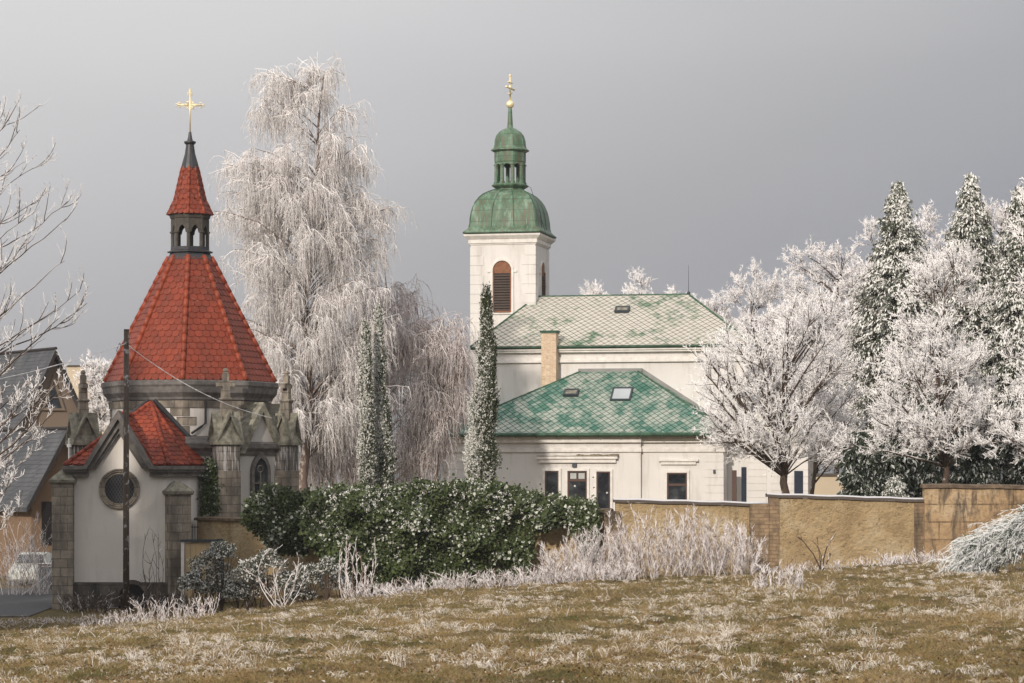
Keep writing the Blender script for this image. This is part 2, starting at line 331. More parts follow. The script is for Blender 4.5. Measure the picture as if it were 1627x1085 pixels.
M['birchbark'] = m_frost_wood('birch_bark', (.15, .11, .09), .38, (.52, .46, .42), 5, .1)
M['birch'] = m_frost_wood('birch_twigs', (.30, .235, .205), .82, (.90, .87, .855), .9, .2, .7)
M['birch_low'] = m_frost_wood('pinkish_birch_twigs', (.27, .205, .18), .68, (.80, .745, .73), 1.0, .2, .7)  # pinker, less frosted birch copy; shadow of the lower crowns put into its colour
M['conifer'] = m_leaf('frosted_conifer', (.055, .07, .045), (.13, .14, .095), .53, 1.1, (.76, .76, .73), fr2=.5)
M['conifer_dark'] = m_leaf('dark_conifer', (.024, .036, .022), (.055, .07, .042), .26, 1.5, (.5, .52, .5))
M['thuja'] = m_leaf('frosted_thuja', (.035, .05, .02), (.085, .10, .045), .50, 2.2, (.66, .66, .62), streak=.28, wind=.35)
M['ivy'] = m_leaf('ivy_leaves', (.020, .034, .010), (.075, .10, .028), .10, 1.3, (.5, .52, .45), .5)
M['ivy_frost'] = m_leaf('frosted_ivy_flowers', (.10, .14, .07), (.25, .28, .2), .95, 2.5, (.80, .79, .76))
M['shrub'] = m_leaf('grey_green_leaves', (.04, .05, .028), (.11, .115, .08), .40, 4.5, (.60, .60, .58))
M['juniper'] = m_frost_wood('frosted_juniper', (.09, .12, .08), .60, (.82, .83, .83), 2.2, .5, .45)
M['reed'] = m_frost_wood('frosted_stems', (.20, .135, .10), .60, (.86, .82, .82), 4.5, .3, .5)

# ------------------------------------------------------------------ terrain
GX = [-200, -60, -25, -17, -12, -7, -2.5, 6, 17, 30, 80, 200]
GY = [-60, 0, 24, 50, 90, 92, 100, 150, 300, 700, 2500, 9000]
GZ = np.array([[-1.2]*12,
    [-1.9, -1.8, -1.75, -1.7, -1.7, -1.7, -1.7, -1.65, -1.6, -1.5, -1.3, -1.0],
    [-2.9, -2.6, -2.25, -2.2, -2.15, -2.08, -2.02, -1.95, -1.85, -1.75, -1.4, -1.0],
    [-4.5, -4.3, -4.1, -3.9, -3.68, -3.3, -2.98, -2.68, -2.45, -2.3, -1.6, -1.0],
    [-5.7, -5.5, -5.45, -5.4, -5.3, -4.75, -4.2, -3.75, -3.2, -2.85, -1.6, -.6],
    [-5.7, -5.5, -5.45, -5.4, -5.35, -4.8, -4.2, -3.75, -3.2, -2.85, -1.6, -.5],
    [-5.6, -5.4, -5.35, -5.3, -5.2, -4.2, -3.9, -3.3, -3.1, -2.8, -1.4, 0],
    [-5.6, -5.5, -5.4, -5.2, -4.8, -4.0, -3.5, -3.2, -3.0, -2.6, -1, 1],
    [-8, -8, -8, -8, -7, -6, -5, -4, -3, -2, 0, 4],
    [-14]*12, [-20]*12, [-20]*12])
def gz(x, y):
    x = np.asarray(x, float); y = np.asarray(y, float)
    iy = np.clip(np.searchsorted(GY, y)-1, 0, len(GY)-2); fy = np.clip((y-np.array(GY)[iy])/(np.array(GY)[iy+1]-np.array(GY)[iy]), 0, 1)
    ix = np.clip(np.searchsorted(GX, x)-1, 0, len(GX)-2); fx = np.clip((x-np.array(GX)[ix])/(np.array(GX)[ix+1]-np.array(GX)[ix]), 0, 1)
    a = GZ[iy, ix]*(1-fx)+GZ[iy, ix+1]*fx; b = GZ[iy+1, ix]*(1-fx)+GZ[iy+1, ix+1]*fx
    return a*(1-fy)+b*fy
def rough_(x, y):
    near = np.clip((93-y)/4, 0, 1)*np.clip((y-5)/10, 0, 1)
    n = (np.sin(x*1.7+np.sin(y*.9)*1.3)*np.sin(y*1.1+np.sin(x*.8)*1.7)*.06+np.sin(x*4.1+y*2.3)*np.sin(y*3.7-x*1.9+np.sin(x*2)*1.2)*.045+np.sin(x*7.3-y*3.1+np.sin(y*2.2)*2)*np.sin(y*5.1+x*2.7)*.028+np.sin(x*.45+1)*np.sin(y*.31)*.06)
    return n*near
def ground(x, y): return gz(x, y)+rough_(np.asarray(x, float), np.asarray(y, float))
xs = np.concatenate([np.linspace(-4000, -220, 12), np.linspace(-200, -32, 30), np.linspace(-30, 30, 400), np.linspace(32, 200, 30), np.linspace(220, 4000, 12)])
ys = np.concatenate([np.linspace(-60, 14, 20), np.linspace(15, 95, 420), np.linspace(95.5, 150, 60), np.linspace(155, 700, 50), np.linspace(760, 9000, 20)])
XX, YY = np.meshgrid(xs, ys); ZZ = ground(XX, YY); nx_, ny_ = len(xs), len(ys)
idx = np.arange(nx_*ny_).reshape(ny_, nx_)
gm = MB(); gm.quads(np.stack([XX, YY, ZZ], -1).reshape(-1, 3), np.stack([idx[:-1, :-1], idx[:-1, 1:], idx[1:, 1:], idx[1:, :-1]], -1).reshape(-1, 4))
def m_meadow():
    g = G('meadow_ground'); n = g.noise(.5, 5, .6); n2 = g.noise(2.4, 6, .7); n3 = g.noise(11, 5, .7); n4 = g.noise(1.3, 4, .6, g.scale(pos(g), (.7, 1.4, 1)))
    col = g.ramp(n, [(.32, (.085, .08, .025)), (.48, (.16, .125, .055)), (.62, (.245, .178, .085))])
    col = g.mix(g.math('MULTIPLY', g.ramp(n2, [(.5, 0.), (.66, 1.)]), .75), col, (.17, .08, .034))
    col = g.mix(g.math('MULTIPLY', g.ramp(n3, [(.35, 1.), (.5, 0.)]), .75), col, (.045, .042, .018))
    y = g.sep(pos(g))[1]; fr = g.math('MULTIPLY', g.ramp(n3, [(.60, 0.), (.70, 1.)]), .5)
    col = g.mix(fr, col, (.42, .37, .30))
    g.bump(g.math('ADD', n2, n3), .12); return g.fin(col, .95, .15)
M['meadow'] = m_meadow()
build('ground', gm, M['meadow'], None, True, 'structure')
# road at the far left
rm = MB(); rx = np.linspace(-70, -17.6, 60); ry = np.linspace(93.2, 114, 24); RX, RY = np.meshgrid(rx, ry); ii = np.arange(RX.size).reshape(RX.shape)
rm.quads(np.stack([RX, RY, gz(RX, RY)+.03], -1).reshape(-1, 3), np.stack([ii[:-1, :-1], ii[:-1, 1:], ii[1:, 1:], ii[1:, :-1]], -1).reshape(-1, 4))
build('road', rm, M['asphalt'], None, True, 'structure')
km = MB(); km.box(-70, -17.6, 92.95, 93.2, -5.8, -5.33); build('kerb', km, M['cornice'], None, False, 'structure')
# far wooded hills
hx = np.linspace(-1500, 1500, 700); hy = np.linspace(700, 1500, 30); HX, HY = np.meshgrid(hx, hy)
prof = np.sin((HY-700)/800*pi)**.8
Hh = (48+5*np.sin(HX*.006+1)+2*np.sin(HX*.017))*prof*1.15-14
rr = np.random.default_rng(3); Hh += rr.normal(size=Hh.shape)*.9*prof
ii = np.arange(HX.size).reshape(HX.shape); hm = MB(); hm.quads(np.stack([HX, HY, Hh], -1).reshape(-1, 3), np.stack([ii[:-1, :-1], ii[:-1, 1:], ii[1:, 1:], ii[1:, :-1]], -1).reshape(-1, 4))
g = G('far_forest'); n = g.noise(.035, 6, .8, g.scale(pos(g), (1, .3, 3))); n2 = g.noise(.3, 4, .8); M['farhill'] = g.fin(g.mix(g.ramp(n, [(.4, 0.), (.65, 1.)]), g.ramp(n2, [(.35, (.045, .055, .06)), (.65, (.13, .145, .155))]), (.22, .235, .25)), .95, .1)
build('hill', hm, M['farhill'], None, False, 'structure')

# ------------------------------------------------------------------ roof covering
def cover(m, A, B, C, D, w, h, kind='scallop', lift=.035):
    """tiles on the plane A,B (eave) C,D (ridge side); A-D left edge, B-C right edge"""
    A, B, C, D = [np.asarray(p, float) for p in (A, B, C, D)]
    U = B-A; LU = np.linalg.norm(U); U = U/LU; N = np.cross(U, (C+D)/2-A); N /= np.linalg.norm(N); W = np.cross(N, U); S = np.dot((C+D)/2-A, W)
    if N[2] < 0: N = -N
    uD, uC = np.dot(D-A, U), np.dot(C-A, U)
    lo = lambda s: uD*s/S; hi = lambda s: LU+(uC-LU)*s/S
    P = lambda u, s, n: A+U*min(max(u, lo(s)), hi(s))+W*s+N*n
    rows = int(S/h)+1
    for k in range(rows+1):
        s0 = k*h
        if kind == 'scallop' and s0 >= S: break
        u = (0 if k % 2 else w/2)+math.floor((lo(min(s0, S))-w)/w)*w
        while u < hi(min(s0, S))+w:
            if kind == 'scallop':
                st = min(s0+h*1.25, S)
                if u+w/2 > lo(s0) and u-w/2 < hi(s0):
                    arc = [(u-w*.48, s0+h*.30), (u-w*.40, s0+h*.10), (u-w*.2, s0-.0), (u+w*.2, s0), (u+w*.40, s0+h*.10), (u+w*.48, s0+h*.30)]
                    V = [P(a, min(s, S), lift) for a, s in arc]+[P(u+w*.48, st, .006), P(u-w*.48, st, .006)]
                    if np.linalg.norm(V[0]-V[5]) > .02:
                        V += [P(a, min(s, S), .0) for a, s in arc]
                        m.add(V, [(0, 1, 2, 3, 4, 5, 6, 7)]+[(i, 8+i, 9+i, i+1) for i in range(5)])
            else:
                ss = [max(s0-h*.93, 0), s0, min(s0+h*.93, S), s0]
                if s0 <= S+h*.5 and u+w/2 > lo(min(s0, S)) and u-w/2 < hi(min(s0, S)):
                    uu = [u, u+w*.47, u, u-w*.47]
                    V = [P(uu[0], min(ss[0], S), lift), P(uu[1], min(ss[1], S), lift*.55), P(uu[2], ss[2], .004), P(uu[3], min(ss[3], S), lift*.55), P(uu[0], min(ss[0], S), 0)]
                    m.add(V, [(0, 1, 2, 3), (0, 4, 1), (0, 3, 4)])
            u += w
def hip(m, A, B, r=.10, seg=.36, sides=8):
    A, B = np.asarray(A, float), np.asarray(B, float); L = np.linalg.norm(B-A); n = max(1, int(round(L/seg))); 
    for k in range(n):
        p = A+(B-A)*(k/n); q = A+(B-A)*min(1, (k+1.12)/n); m.tube([p, q], [r*1.12, r*.88], sides)
def octa(c, R, a0, z, d0, rr_, n=8):
    return [np.array([c[0]+R*(cos(radians(a0+360/n*k))*d0[0]+sin(radians(a0+360/n*k))*rr_[0]), c[1]+R*(cos(radians(a0+360/n*k))*d0[1]+sin(radians(a0+360/n*k))*rr_[1]), z]) for k in range(n)]
def arch_pts(w, z0, zs, pointed=False, n=8):
    """outline (u,z) of an arched opening of half width w, spring line zs"""
    P = [(-w, z0), (w, z0)]
    if pointed:
        for k in range(n+1):
            a = k/n*radians(60); P.append((-w+2*w*cos(a), zs+2*w*sin(a)))
        for k in range(1, n+1):
            a = radians(60)*(1-k/n); P.append((w-2*w*cos(a), zs+2*w*sin(a)))
    else:
        for k in range(2*n+1):
            a = pi*k/(2*n); P.append((w*cos(a), zs+w*sin(a)))
    return P
def frame_ring(m, outer, inner, fr, v0, v1):
    n = len(outer); O = [fr(u, v0, z) for u, z in outer]; I = [fr(u, v0, z) for u, z in inner]; O2 = [fr(u, v1, z) for u, z in outer]; I2 = [fr(u, v1, z) for u, z in inner]
    Fc = []
    for i in range(n):
        j = (i+1) % n; Fc += [(i, j, n+j, n+i), (i, 2*n+i, 2*n+j, j), (n+i, n+j, 3*n+j, 3*n+i)]
    m.add(O+I+O2+I2, Fc)

# ------------------------------------------------------------------ CHAPEL
YC = 104.; CC = np.array([X_(302, YC), YC]); th = math.atan2(CC[0], CC[1])       # view direction
d0 = np.array([-sin(th), -cos(th)]); r0 = np.array([cos(th), -sin(th)])
zc = lambda py: Z_(py, YC)
chapel = thing('chapel', 'small white octagonal chapel with steep red tiled roof and gold cross', 'chapel', (CC[0], CC[1], -5.2))
O8 = lambda R, z, a0=-5: octa(CC, R, a0, z, d0, r0)
m = MB(); m.rings([O8(3.22, -5.3), O8(3.22, zc(645))]); wall = build('wall', m, M['white2'], chapel)
m = MB(); m.rings([O8(3.34, zc(638)), O8(3.36, zc(634)), O8(3.52, zc(627)), O8(3.55, zc(618)), O8(3.60, zc(615)), O8(3.58, zc(609)), O8(3.3, zc(606))]); build('cornice', m, M['cornice'], chapel)
m = MB(); m.rings([O8(3.28, zc(650)), O8(3.31, zc(639))]); build('frieze', m, M['stone'], chapel)
# quoins on the drum corners
for k in range(8):
    m = MB(); a = -5+45*k; V0 = O8(3.25, 0, a)[0][:2]; V1 = O8(3.25, 0, a)[1][:2]; V2 = O8(3.25, 0, a)[-1][:2]; Vi = O8(3.1, 0, a)[0][:2]
    for c in range(9):
        z1 = zc(650)-c*.36; L = .56 if c % 2 else .28; L2 = .28 if c % 2 else .56
        e1 = V0+(V1-V0)/np.linalg.norm(V1-V0)*L; e2 = V0+(V2-V0)/np.linalg.norm(V2-V0)*L2
        poly = [(*V0, z1-.34), (*e1, z1-.34), (*Vi, z1-.34), (*e2, z1-.34)]
        m.prism(poly, (0, 0, .325))
    build('quoins', m, M['stone'], chapel)
# main roof
zr0, zr1 = zc(608), zc(409); R0, R1 = 3.44, .86
roof = MB(); roof.rings([O8(R0-.08, zr0-.02), O8(R1-.03, zr1)]); rf = build('roof', roof, M['tile'], chapel)
m = MB(); A = O8(R0, zr0); B = O8(R1, zr1)
for k in range(8):
    j = (k+1) % 8; cover(m, A[k], A[j], B[j], B[k], .315, .275)
build('tiles', m, M['tile'], rf)
for k in range(8): m = MB(); hip(m, A[k]+np.array([0, 0, .02]), B[k]+np.array([0, 0, .02]), .105, .40); build('hip_tiles', m, M['ridge_tile'], rf, True)
m = MB(); m.rings([O8(R1+.10, zr1-.12), O8(R1-.02, zr1+.10), O8(.80, zc(402)), O8(.92, zc(402)), O8(.92, zc(400)), O8(.78, zc(398)), O8(.78, zc(393))]); build('lantern_base', m, M['lead'], chapel)
# open belfry: eight posts with arches
zb0, zb1 = zc(395), zc(347)
m = MB()
for k in range(8):
    P = O8(.70, zb0)[k]; Q = O8(.60, zb0)[k]
    m.tube([P, (P[0], P[1], zb1)], .075, 8); m.tube([(P[0], P[1], zc(371)), (P[0], P[1], zc(368.5))], .12, 8)
build('posts', m, M['darkwood'], chapel)
m = MB()
for k in range(8):
    a, b = O8(.76, 0)[k], O8(.76, 0)[(k+1) % 8]; L = np.linalg.norm(b-a)/2; mid = (a+b)/2; u = nrm(b-a); nn = nrm(mid-np.array([CC[0], CC[1], 0])); nn[2] = 0
    fr = lambda uu, vv, z: np.array([mid[0]+u[0]*uu-nn[0]*vv, mid[1]+u[1]*uu-nn[1]*vv, z])
    ap = arch_pts(L*.52, zb0, zc(369), True, 5)[1:]       # open at the foot
    ip = [(x, z) for x, z in ap]; op = []
    for x, z in ip: op.append((math.copysign(L, x) if abs(x) > .02 else 0, zb1) if z > zc(368) else (math.copysign(L, x), z))
    for i in range(len(ip)-1):
        q = [fr(*ip[i][:1], 0, ip[i][1]), fr(ip[i+1][0], 0, ip[i+1][1]), fr(op[i+1][0], 0, op[i+1][1]), fr(op[i][0], 0, op[i][1])]
        if ip[i][1] < zc(368)-1e-3 and ip[i+1][1] < zc(368)-1e-3: continue
        m.prism(q, -nn*.12)
m.rings([O8(.80, zb1-.02), O8(.84, zb1+.1), O8(.84, zc(342))])
build('arches', m, M['darkwood'], chapel)
# spire
zs0, zs1 = zc(342), zc(265)
m = MB(); m.rings([O8(.84, zs0), O8(.84, zs0+.02), O8(.60, zs0+.55), O8(.30, zs1)]); sp_ = build('spire_roof', m, M['tile'], chapel)
m = MB(); a_ = O8(.92, zs0); b_ = O8(.63, zs0+.62); c_ = O8(.32, zs1)
for k in range(8):
    j = (k+1) % 8; cover(m, a_[k], a_[j], b_[j], b_[k], .24, .2, lift=.03); cover(m, b_[k], b_[j], c_[j], c_[k], .24, .2, lift=.03)
build('tiles', m, M['tile'], sp_)
for k in range(8): m = MB(); hip(m, a_[k], b_[k], .06, .28, 6); hip(m, b_[k], c_[k], .055, .28, 6); build('hip_tiles', m, M['ridge_tile'], sp_, True)
m = MB(); m.rings([octa(CC, r, -5, zc(y), d0, r0, 16) for r, y in ((.36, 268), (.34, 262), (.21, 244), (.16, 230), (.20, 229), (.24, 227), (.24, 225), (.12, 223.5), (.08, 218), (.055, 210), (.0, 209))]); build('finial', m, M['lead'], chapel)
# gilded trefoil cross
m = MB(); zx = zc(167); ct = lambda u, z, v=0.: np.array([CC[0]+r0[0]*u+d0[0]*v, CC[1]+r0[1]*u+d0[1]*v, z])
m.tube([ct(0, zc(211)), ct(0, zc(140.5))], .032, 8)
for s in (-1, 1): m.tube([ct(0, zx), ct(.50*s, zx)], .030, 8)
for (u, z) in ((-.46, zx), (.46, zx), (0, zc(148))):
    for k in range(3):
        a = k*2*pi/3+(pi/2 if u == 0 else (0 if u > 0 else pi)); m.tube([ct(u+.07*cos(a)+.055*cos(t), z+.07*sin(a)+.055*sin(t)) for t in np.linspace(0, 2*pi, 9)], .014, 5)
m.tube([ct(.17*cos(t), zx+.17*sin(t)) for t in np.linspace(0, 2*pi, 17)], .018, 6)
for k in range(4):
    a = pi/4+k*pi/2; m.tube([ct(.05*cos(a), zx+.05*sin(a)), ct(.27*cos(a), zx+.27*sin(a))], [.022, .006], 5)
for s in (-1, 1):
    m.tube([ct(s*.03, zx+.05), ct(s*.40, zx+.05)], .01, 5); m.tube([ct(s*.03, zx-.05), ct(s*.40, zx-.05)], .01, 5)
build('cross', m, M['gold'], chapel, True)
# lower ring of the chapel
L8 = lambda R, z: octa(CC, R, 18, z, d0, r0)
m = MB(); m.rings([L8(4.1, -5.3), L8(4.1, zc(716))]); build('wall', m, M['white_grey'], chapel)
m = MB(); m.rings([L8(4.16, zc(724)), L8(4.22, zc(718)), L8(4.36, zc(713)), L8(4.38, zc(706)), O8(3.24, zc(694))]); build('skirt_roof', m, M['cornice'], chapel)
def face_frame(a, R):
    """frame on the lower ring face whose normal is at angle a"""
    n = np.array([cos(radians(a))*d0[0]+sin(radians(a))*r0[0], cos(radians(a))*d0[1]+sin(radians(a))*r0[1]]); u = np.array([-n[1], n[0]])
    if np.dot(u, r0) < 0: u = -u
    c = CC+n*R
    return lambda uu, vv, z: np.array([c[0]+u[0]*uu+n[0]*vv, c[1]+u[1]*uu+n[1]*vv, z])
for a in (40.5, 85.5, 130.5, 175.5):
    fr_ = face_frame(a, 4.1*cos(radians(22.5))); us_ = .36 if a == 40.5 else 0; fr = (lambda f_, o_: (lambda x, v, z: f_(x+o_, v, z)))(fr_, us_); zt, ze = zc(657), zc(722)
    m = MB(); m.prism([fr(-1.0, .05, ze), fr(1.0, .05, ze), fr(1.0, .05, ze+.15), fr(0, .05, zt), fr(-1.0, .05, ze+.15)], fr(0, -1.0, 0)-fr(0, 0, 0)); gb = build('gable', m, M['white_grey'], chapel)
    m = MB()
    for s in (-1, 1):
        P = [(s*1.12, ze-.05), (s*1.12, ze+.30), (s*.06, zt+.42), (0, zt+.42), (0, zt+.02), (s*.02, zt)]
        P = [(s*1.25, ze+.02), (s*1.12, ze+.34), (0, zt+.40), (0, zt+.02), (s*.98, ze+.02)]
        m.prism([fr(x, .26, z) for x, z in P], fr(0, -1.35, 0)-fr(0, 0, 0))
    build('coping', m, M['slab'], gb)
    wi = arch_pts(.36, zc(812), zc(752), True); wo = arch_pts(.50, zc(816), zc(752), True); 
    wo = [(x, z+.0) for x, z in wo]
    m = MB(); frame_ring(m, wo, wi, fr, .13, .0); wf = build('window', m, M['cornice'], chapel)
    m = MB(); m.add([fr(x, .012, z) for x, z in wi], [tuple(range(len(wi)))]); build('pane', m, M['glass'], wf)
    m = MB(); m.box(-.03, .03, .02, .08, zc(812), zc(748), fr); m.box(-.34, .34, .02, .06, zc(768), zc(766), fr); m.tube([fr(.14*cos(t), .05, zc(745)+.14*sin(t)) for t in np.linspace(0, 2*pi, 11)], .025, 5); build('tracery', m, M['stone'], wf)
def pinnacle(a, R=4.45, cross=False, w_=.47):
    n = np.array([cos(radians(a))*d0[0]+sin(radians(a))*r0[0], cos(radians(a))*d0[1]+sin(radians(a))*r0[1]])
    if True:                                   # the shafts stand square to the vestry front
        ang = radians(7.2-4.5); n_ = np.array([sin(ang), -cos(ang)])
    c = CC+n*R; u = np.array([-n[1], n[0]]); fr = lambda uu, vv, z: np.array([c[0]+u[0]*uu+n[0]*vv, c[1]+u[1]*uu+n[1]*vv, z])
    m = MB(); m.box(-w_, w_, -w_*1.1, w_, -5.3, zc(748), fr); b = build('buttress', m, M['stone'], chapel)
    m = MB(); m.box(-w_*.94, w_*.94, -w_, w_*.94, zc(748), zc(700), fr); build('head', m, M['stone_frost'], b)
    zg0, zg1 = zc(706), zc(662); m = MB()
    for sx in (0, 1):                          # crossed gable roofs
        for s in (-1, 1):
            pts = [(s*(w_+.09), zg0-.05), (s*(w_+.09), zg0+.06), (0, zg1+.12), (0, zg1-.06)]
            if sx == 0: m.prism([fr(x, w_+.10, z) for x, z in pts], fr(0, -2*w_-.2, 0)-fr(0, 0, 0))
            else: m.prism([fr(w_+.10, x, z) for x, z in pts], fr(-2*w_-.2, 0, 0)-fr(0, 0, 0))
    m.prism([fr(-w_, w_*.9, zg0-.1), fr(w_, w_*.9, zg0-.1), fr(0, w_*.9, zg1)], fr(0, -1.8*w_, 0)-fr(0, 0, 0)); m.prism([fr(w_*.9, -w_, zg0-.1), fr(w_*.9, w_, zg0-.1), fr(w_*.9, 0, zg1)], fr(-1.8*w_, 0, 0)-fr(0, 0, 0))
    build('gabled_cap', m, M['slab'], b)
    m = MB(); q = lambda s, y: [fr(-s, -s, zc(y)), fr(s, -s, zc(y)), fr(s, s, zc(y)), fr(-s, s, zc(y))]
    m.rings([q(.20, 668), q(.17, 645), q(.17, 641), q(.21, 640), q(.21, 637), q(.15, 636), q(.14, 618)])
    m.box(-.36, .36, -.10, .10, zc(619), zc(612.5), fr); m.box(-.27, .27, -.085, .085, zc(612.5), zc(611), fr); m.rings([q(.10, 611), q(.11, 600), q(.06, 597), q(.09, 595), q(.05, 591)])
    build('stone_cross', m, M['stone'], b)
    if cross:
        m = MB(); cz = zc(712); m.box(-.06, .06, w_*.9+.11, w_*.9+.17, cz-.55, cz+.38, fr); m.box(-.27, .27, w_*.9+.115, w_*.9+.165, cz+.02, cz+.15, fr); build('cross_relief', m, m_plain('limewashed_cross', (.7, .68, .66)), b)
for k in range(8):
    a = 18+45*k
    if k in (2, 3, 4, 5, 7): continue                     # this corner is inside the vestry
    pinnacle(a, R=4.30 if k == 1 else 4.45, cross=(k == 6), w_=.38 if k == 1 else .47)
m = MB(); fq = face_frame(18, 3.22*cos(radians(22.5))); m.tube([fq(-.35, .08, zc(640)), fq(-.35, .08, zc(674)), fq(-.55, .10, zc(680)), fq(-.95, .16, zc(690))], .05, 6); build('downpipe', m, M['lead'], chapel, True)
# vestry
YV = 97.5; vx = lambda px: X_(px, YV); vz = lambda py: Z_(py, YV)
xl, xr = vx(113), vx(264); plan = [(xl, YV), (xr, YV), (X_(303, 98.5), 98.5), (X_(328, 100.3), 100.3), (X_(328, 100.3), 102.), (xl+.1, 102.)]
m = MB(); m.prism([(x, y, vz(925)) for x, y in plan], (0, 0, vz(750)-vz(925)))
m.prism([(vx(132), YV, vz(750)), (vx(248), YV, vz(750)), (vx(190), YV, vz(658))], (0, 3.2, 0)); build('vestry_wall', m, M['white2'], chapel)
m = MB(); m.prism([(x-(.35 if x < vx(200) else -.3), y-.3*(y < 98), -5.6) for x, y in plan], (0, 0, 5.6+vz(926))); pl = build('plinth', m, M['stone_dark'], chapel)
m = MB(); m.add([(vx(212)+x, YV-.315, z) for x, z in arch_pts(.52, -5.5, vz(948))], [tuple(range(19))]); build('cellar_arch', m, m_plain('cellar_darkness', (.008, .008, .008)), pl)
m = MB(); frame_ring(m, arch_pts(.66, -5.5, vz(948)), arch_pts(.5, -5.5, vz(948)), lambda u, v, z: (vx(212)+u, YV-.30-v, z), .08, 0.); build('arch_ring', m, M['stone_dark'], pl)
# eave mouldings and gable coping
m = MB()
for s0_, s1_, d, z0_, z1_ in (((101), (141), .42, 746, 740), ((103), (141), .34, 750, 746), ((106), (141), .22, 757, 750), ((239), (272), .42, 746, 740), ((239), (270), .34, 750, 746), ((239), (268), .22, 757, 750)):
    m.box(vx(s0_), vx(s1_), YV-d, YV+.1, vz(z0_), vz(z1_))
for k, (d, zz0, zz1) in enumerate(((.42, 746, 740), (.34, 750, 746), (.22, 757, 750))):
    pp = [(X_(268, 97.5), YV-d+.02), (X_(303, 98.5)+d*.5, 98.5-d*.9), (X_(330, 100.3)+d, 100.2), (X_(330, 100.3), 101.2), (X_(280, 99), 99.5)]
    m.prism([(x, y, vz(zz0)) for x, y in pp], (0, 0, vz(zz1)-vz(zz0)))
    m.box(vx(101)+.1*k, vx(106)+.1*k, YV, 101.5, vz(zz0), vz(zz1))
build('eave_moulding', m, M['cornice'], chapel)
m = MB()
for s in (-1, 1):
    for (o0, o1, dep) in ((0, .17, .46), (.17, .34, .30), (.34, .44, .18)):
        ax = lambda hh: hh   # bars parallel to the verge, stepping back
        P = [(vx(190)+s*(vx(245)-vx(190)+.06)-s*o0*1.12, vz(745)), (vx(190), vz(652)-o0*2.0), (vx(190), vz(652)-o1*2.0), (vx(190)+s*(vx(245)-vx(190)+.06)-s*o1*1.12, vz(745))]
        m.prism([(x, YV-dep, z) for x, z in P], (0, dep+.25, 0))
build('gable_coping', m, M['cornice'], chapel)
ap = at(240, 640, 100.7); ez = vz(739)
Pb = [np.array(p) for p in ((X_(104, 101.2), 101.4, ez), (vx(103), YV+.03, ez), (vx(268), YV+.03, ez), (X_(304, 98.4), 98.45, ez), (X_(333, 100.4)+.1, 100.8, ez))]
m = MB(); m.add([*Pb, ap], [(0, 1, 5), (1, 2, 5), (2, 3, 5), (3, 4, 5), (0, 4, 3, 2, 1)]); 
rdg0 = np.array([vx(190), YV-.1, vz(658)]); rdg1 = rdg0+np.array([.0, 3.4, 0]); el0 = np.array([vx(134), YV-.1, ez-.03]); er0 = np.array([vx(246), YV-.1, ez-.03])
m.add([el0, rdg0, er0, el0+(0, 3.4, 0), rdg1, er0+(0, 3.4, 0)], [(0, 1, 4, 3), (1, 2, 5, 4)]); vr = build('vestry_roof', m, M['tile_old'], chapel)
m = MB(); up = np.array([0, 0, .02])
for k in range(4): cover(m, Pb[k]+up, Pb[k+1]+up, ap+up, ap+up+(Pb[k+1]-Pb[k])*1e-4, .27, .26)
cover(m, er0+up+(0, .35, 0), er0+up+(0, 3.4, 0), rdg1+up, rdg0+up+(0, .35, 0), .27, .26); cover(m, el0+up+(0, 3.4, 0), el0+up+(0, .35, 0), rdg0+up+(0, .35, 0), rdg1+up, .27, .26)
build('tiles', m, M['tile_old'], vr)
m = MB()
for k in range(1, 4): hip(m, Pb[k]+up, ap+up, .10, .34)
hip(m, rdg0+up+(0, .3, 0), rdg1+up, .10, .36); hip(m, Pb[0]+up, ap+up, .10, .36)
build('hip_tiles', m, M['tile_old'], vr, True)
m = MB(); m.tube([Pb[4]+(0.03, .05, .05), ap+(.1, .0, .1)], .11, 4); m.tube([Pb[0], ap+(-.1, .0, .1)], .08, 4); build('flashing', m, M['lead'], vr)
# round window with lead lattice
cxw, czw = vx(190), vz(777); m = MB()
prof_ = [(.78, .0), (.78, .09), (.73, .13), (.70, .07), (.66, .10), (.63, .03), (.57, .05), (.555, -.0)]
m.rings([[(cxw+r*cos(t), YV-d, czw+r*1.0*sin(t)) for t in np.linspace(0, 2*pi, 41)[:-1]] for r, d in prof_], cap=False); rw = build('round_window', m, M['stone'], chapel, False)
g = G('leaded_glass'); x, y, z = g.sep(pos(g)); a = g.math('PINGPONG', g.math('ADD', x, g.math('MULTIPLY', z, .62)), .06); b = g.math('PINGPONG', g.math('SUBTRACT', x, g.math('MULTIPLY', z, .62)), .06)
l_ = g.math('MINIMUM', a, b); M['leaded'] = g.fin(g.mix(g.ramp(l_, [(.006, 1.), (.012, 0.)], 'LINEAR'), (.012, .014, .019), (.085, .082, .08)), .3, .4)
m = MB(); m.add([(cxw+.56*cos(t), YV-.012, czw+.56*sin(t)) for t in np.linspace(0, 2*pi, 41)[:-1]], [tuple(range(40))]); build('pane', m, M['leaded'], rw)
def low_buttress(c, yaw, hw, hd, zt, zb=-5.5):
    fr = lambda u, v, z: np.array([c[0]+u*cos(yaw)-v*sin(yaw), c[1]+u*sin(yaw)+v*cos(yaw), z])
    m = MB(); m.box(-hw, hw, -hd, hd, zb, zt, fr); b = build('buttress', m, M['stone'], chapel)
    m = MB(); q = lambda s, t, z: [fr(-s, -t, z), fr(s, -t, z), fr(s, t, z), fr(-s, t, z)]
    m.rings([q(hw+.03, hd+.03, zt-.02), q(hw+.09, hd+.09, zt+.04), q(hw+.10, hd+.10, zt+.14), q(.10, .10, zt+.52)]); build('cap', m, M['slab'], b)
low_buttress((vx(101.5), YV+.1), radians(0), .40, .42, vz(768)); low_buttress((vx(281), YV+.05), radians(28), .42, .40, vz(786))

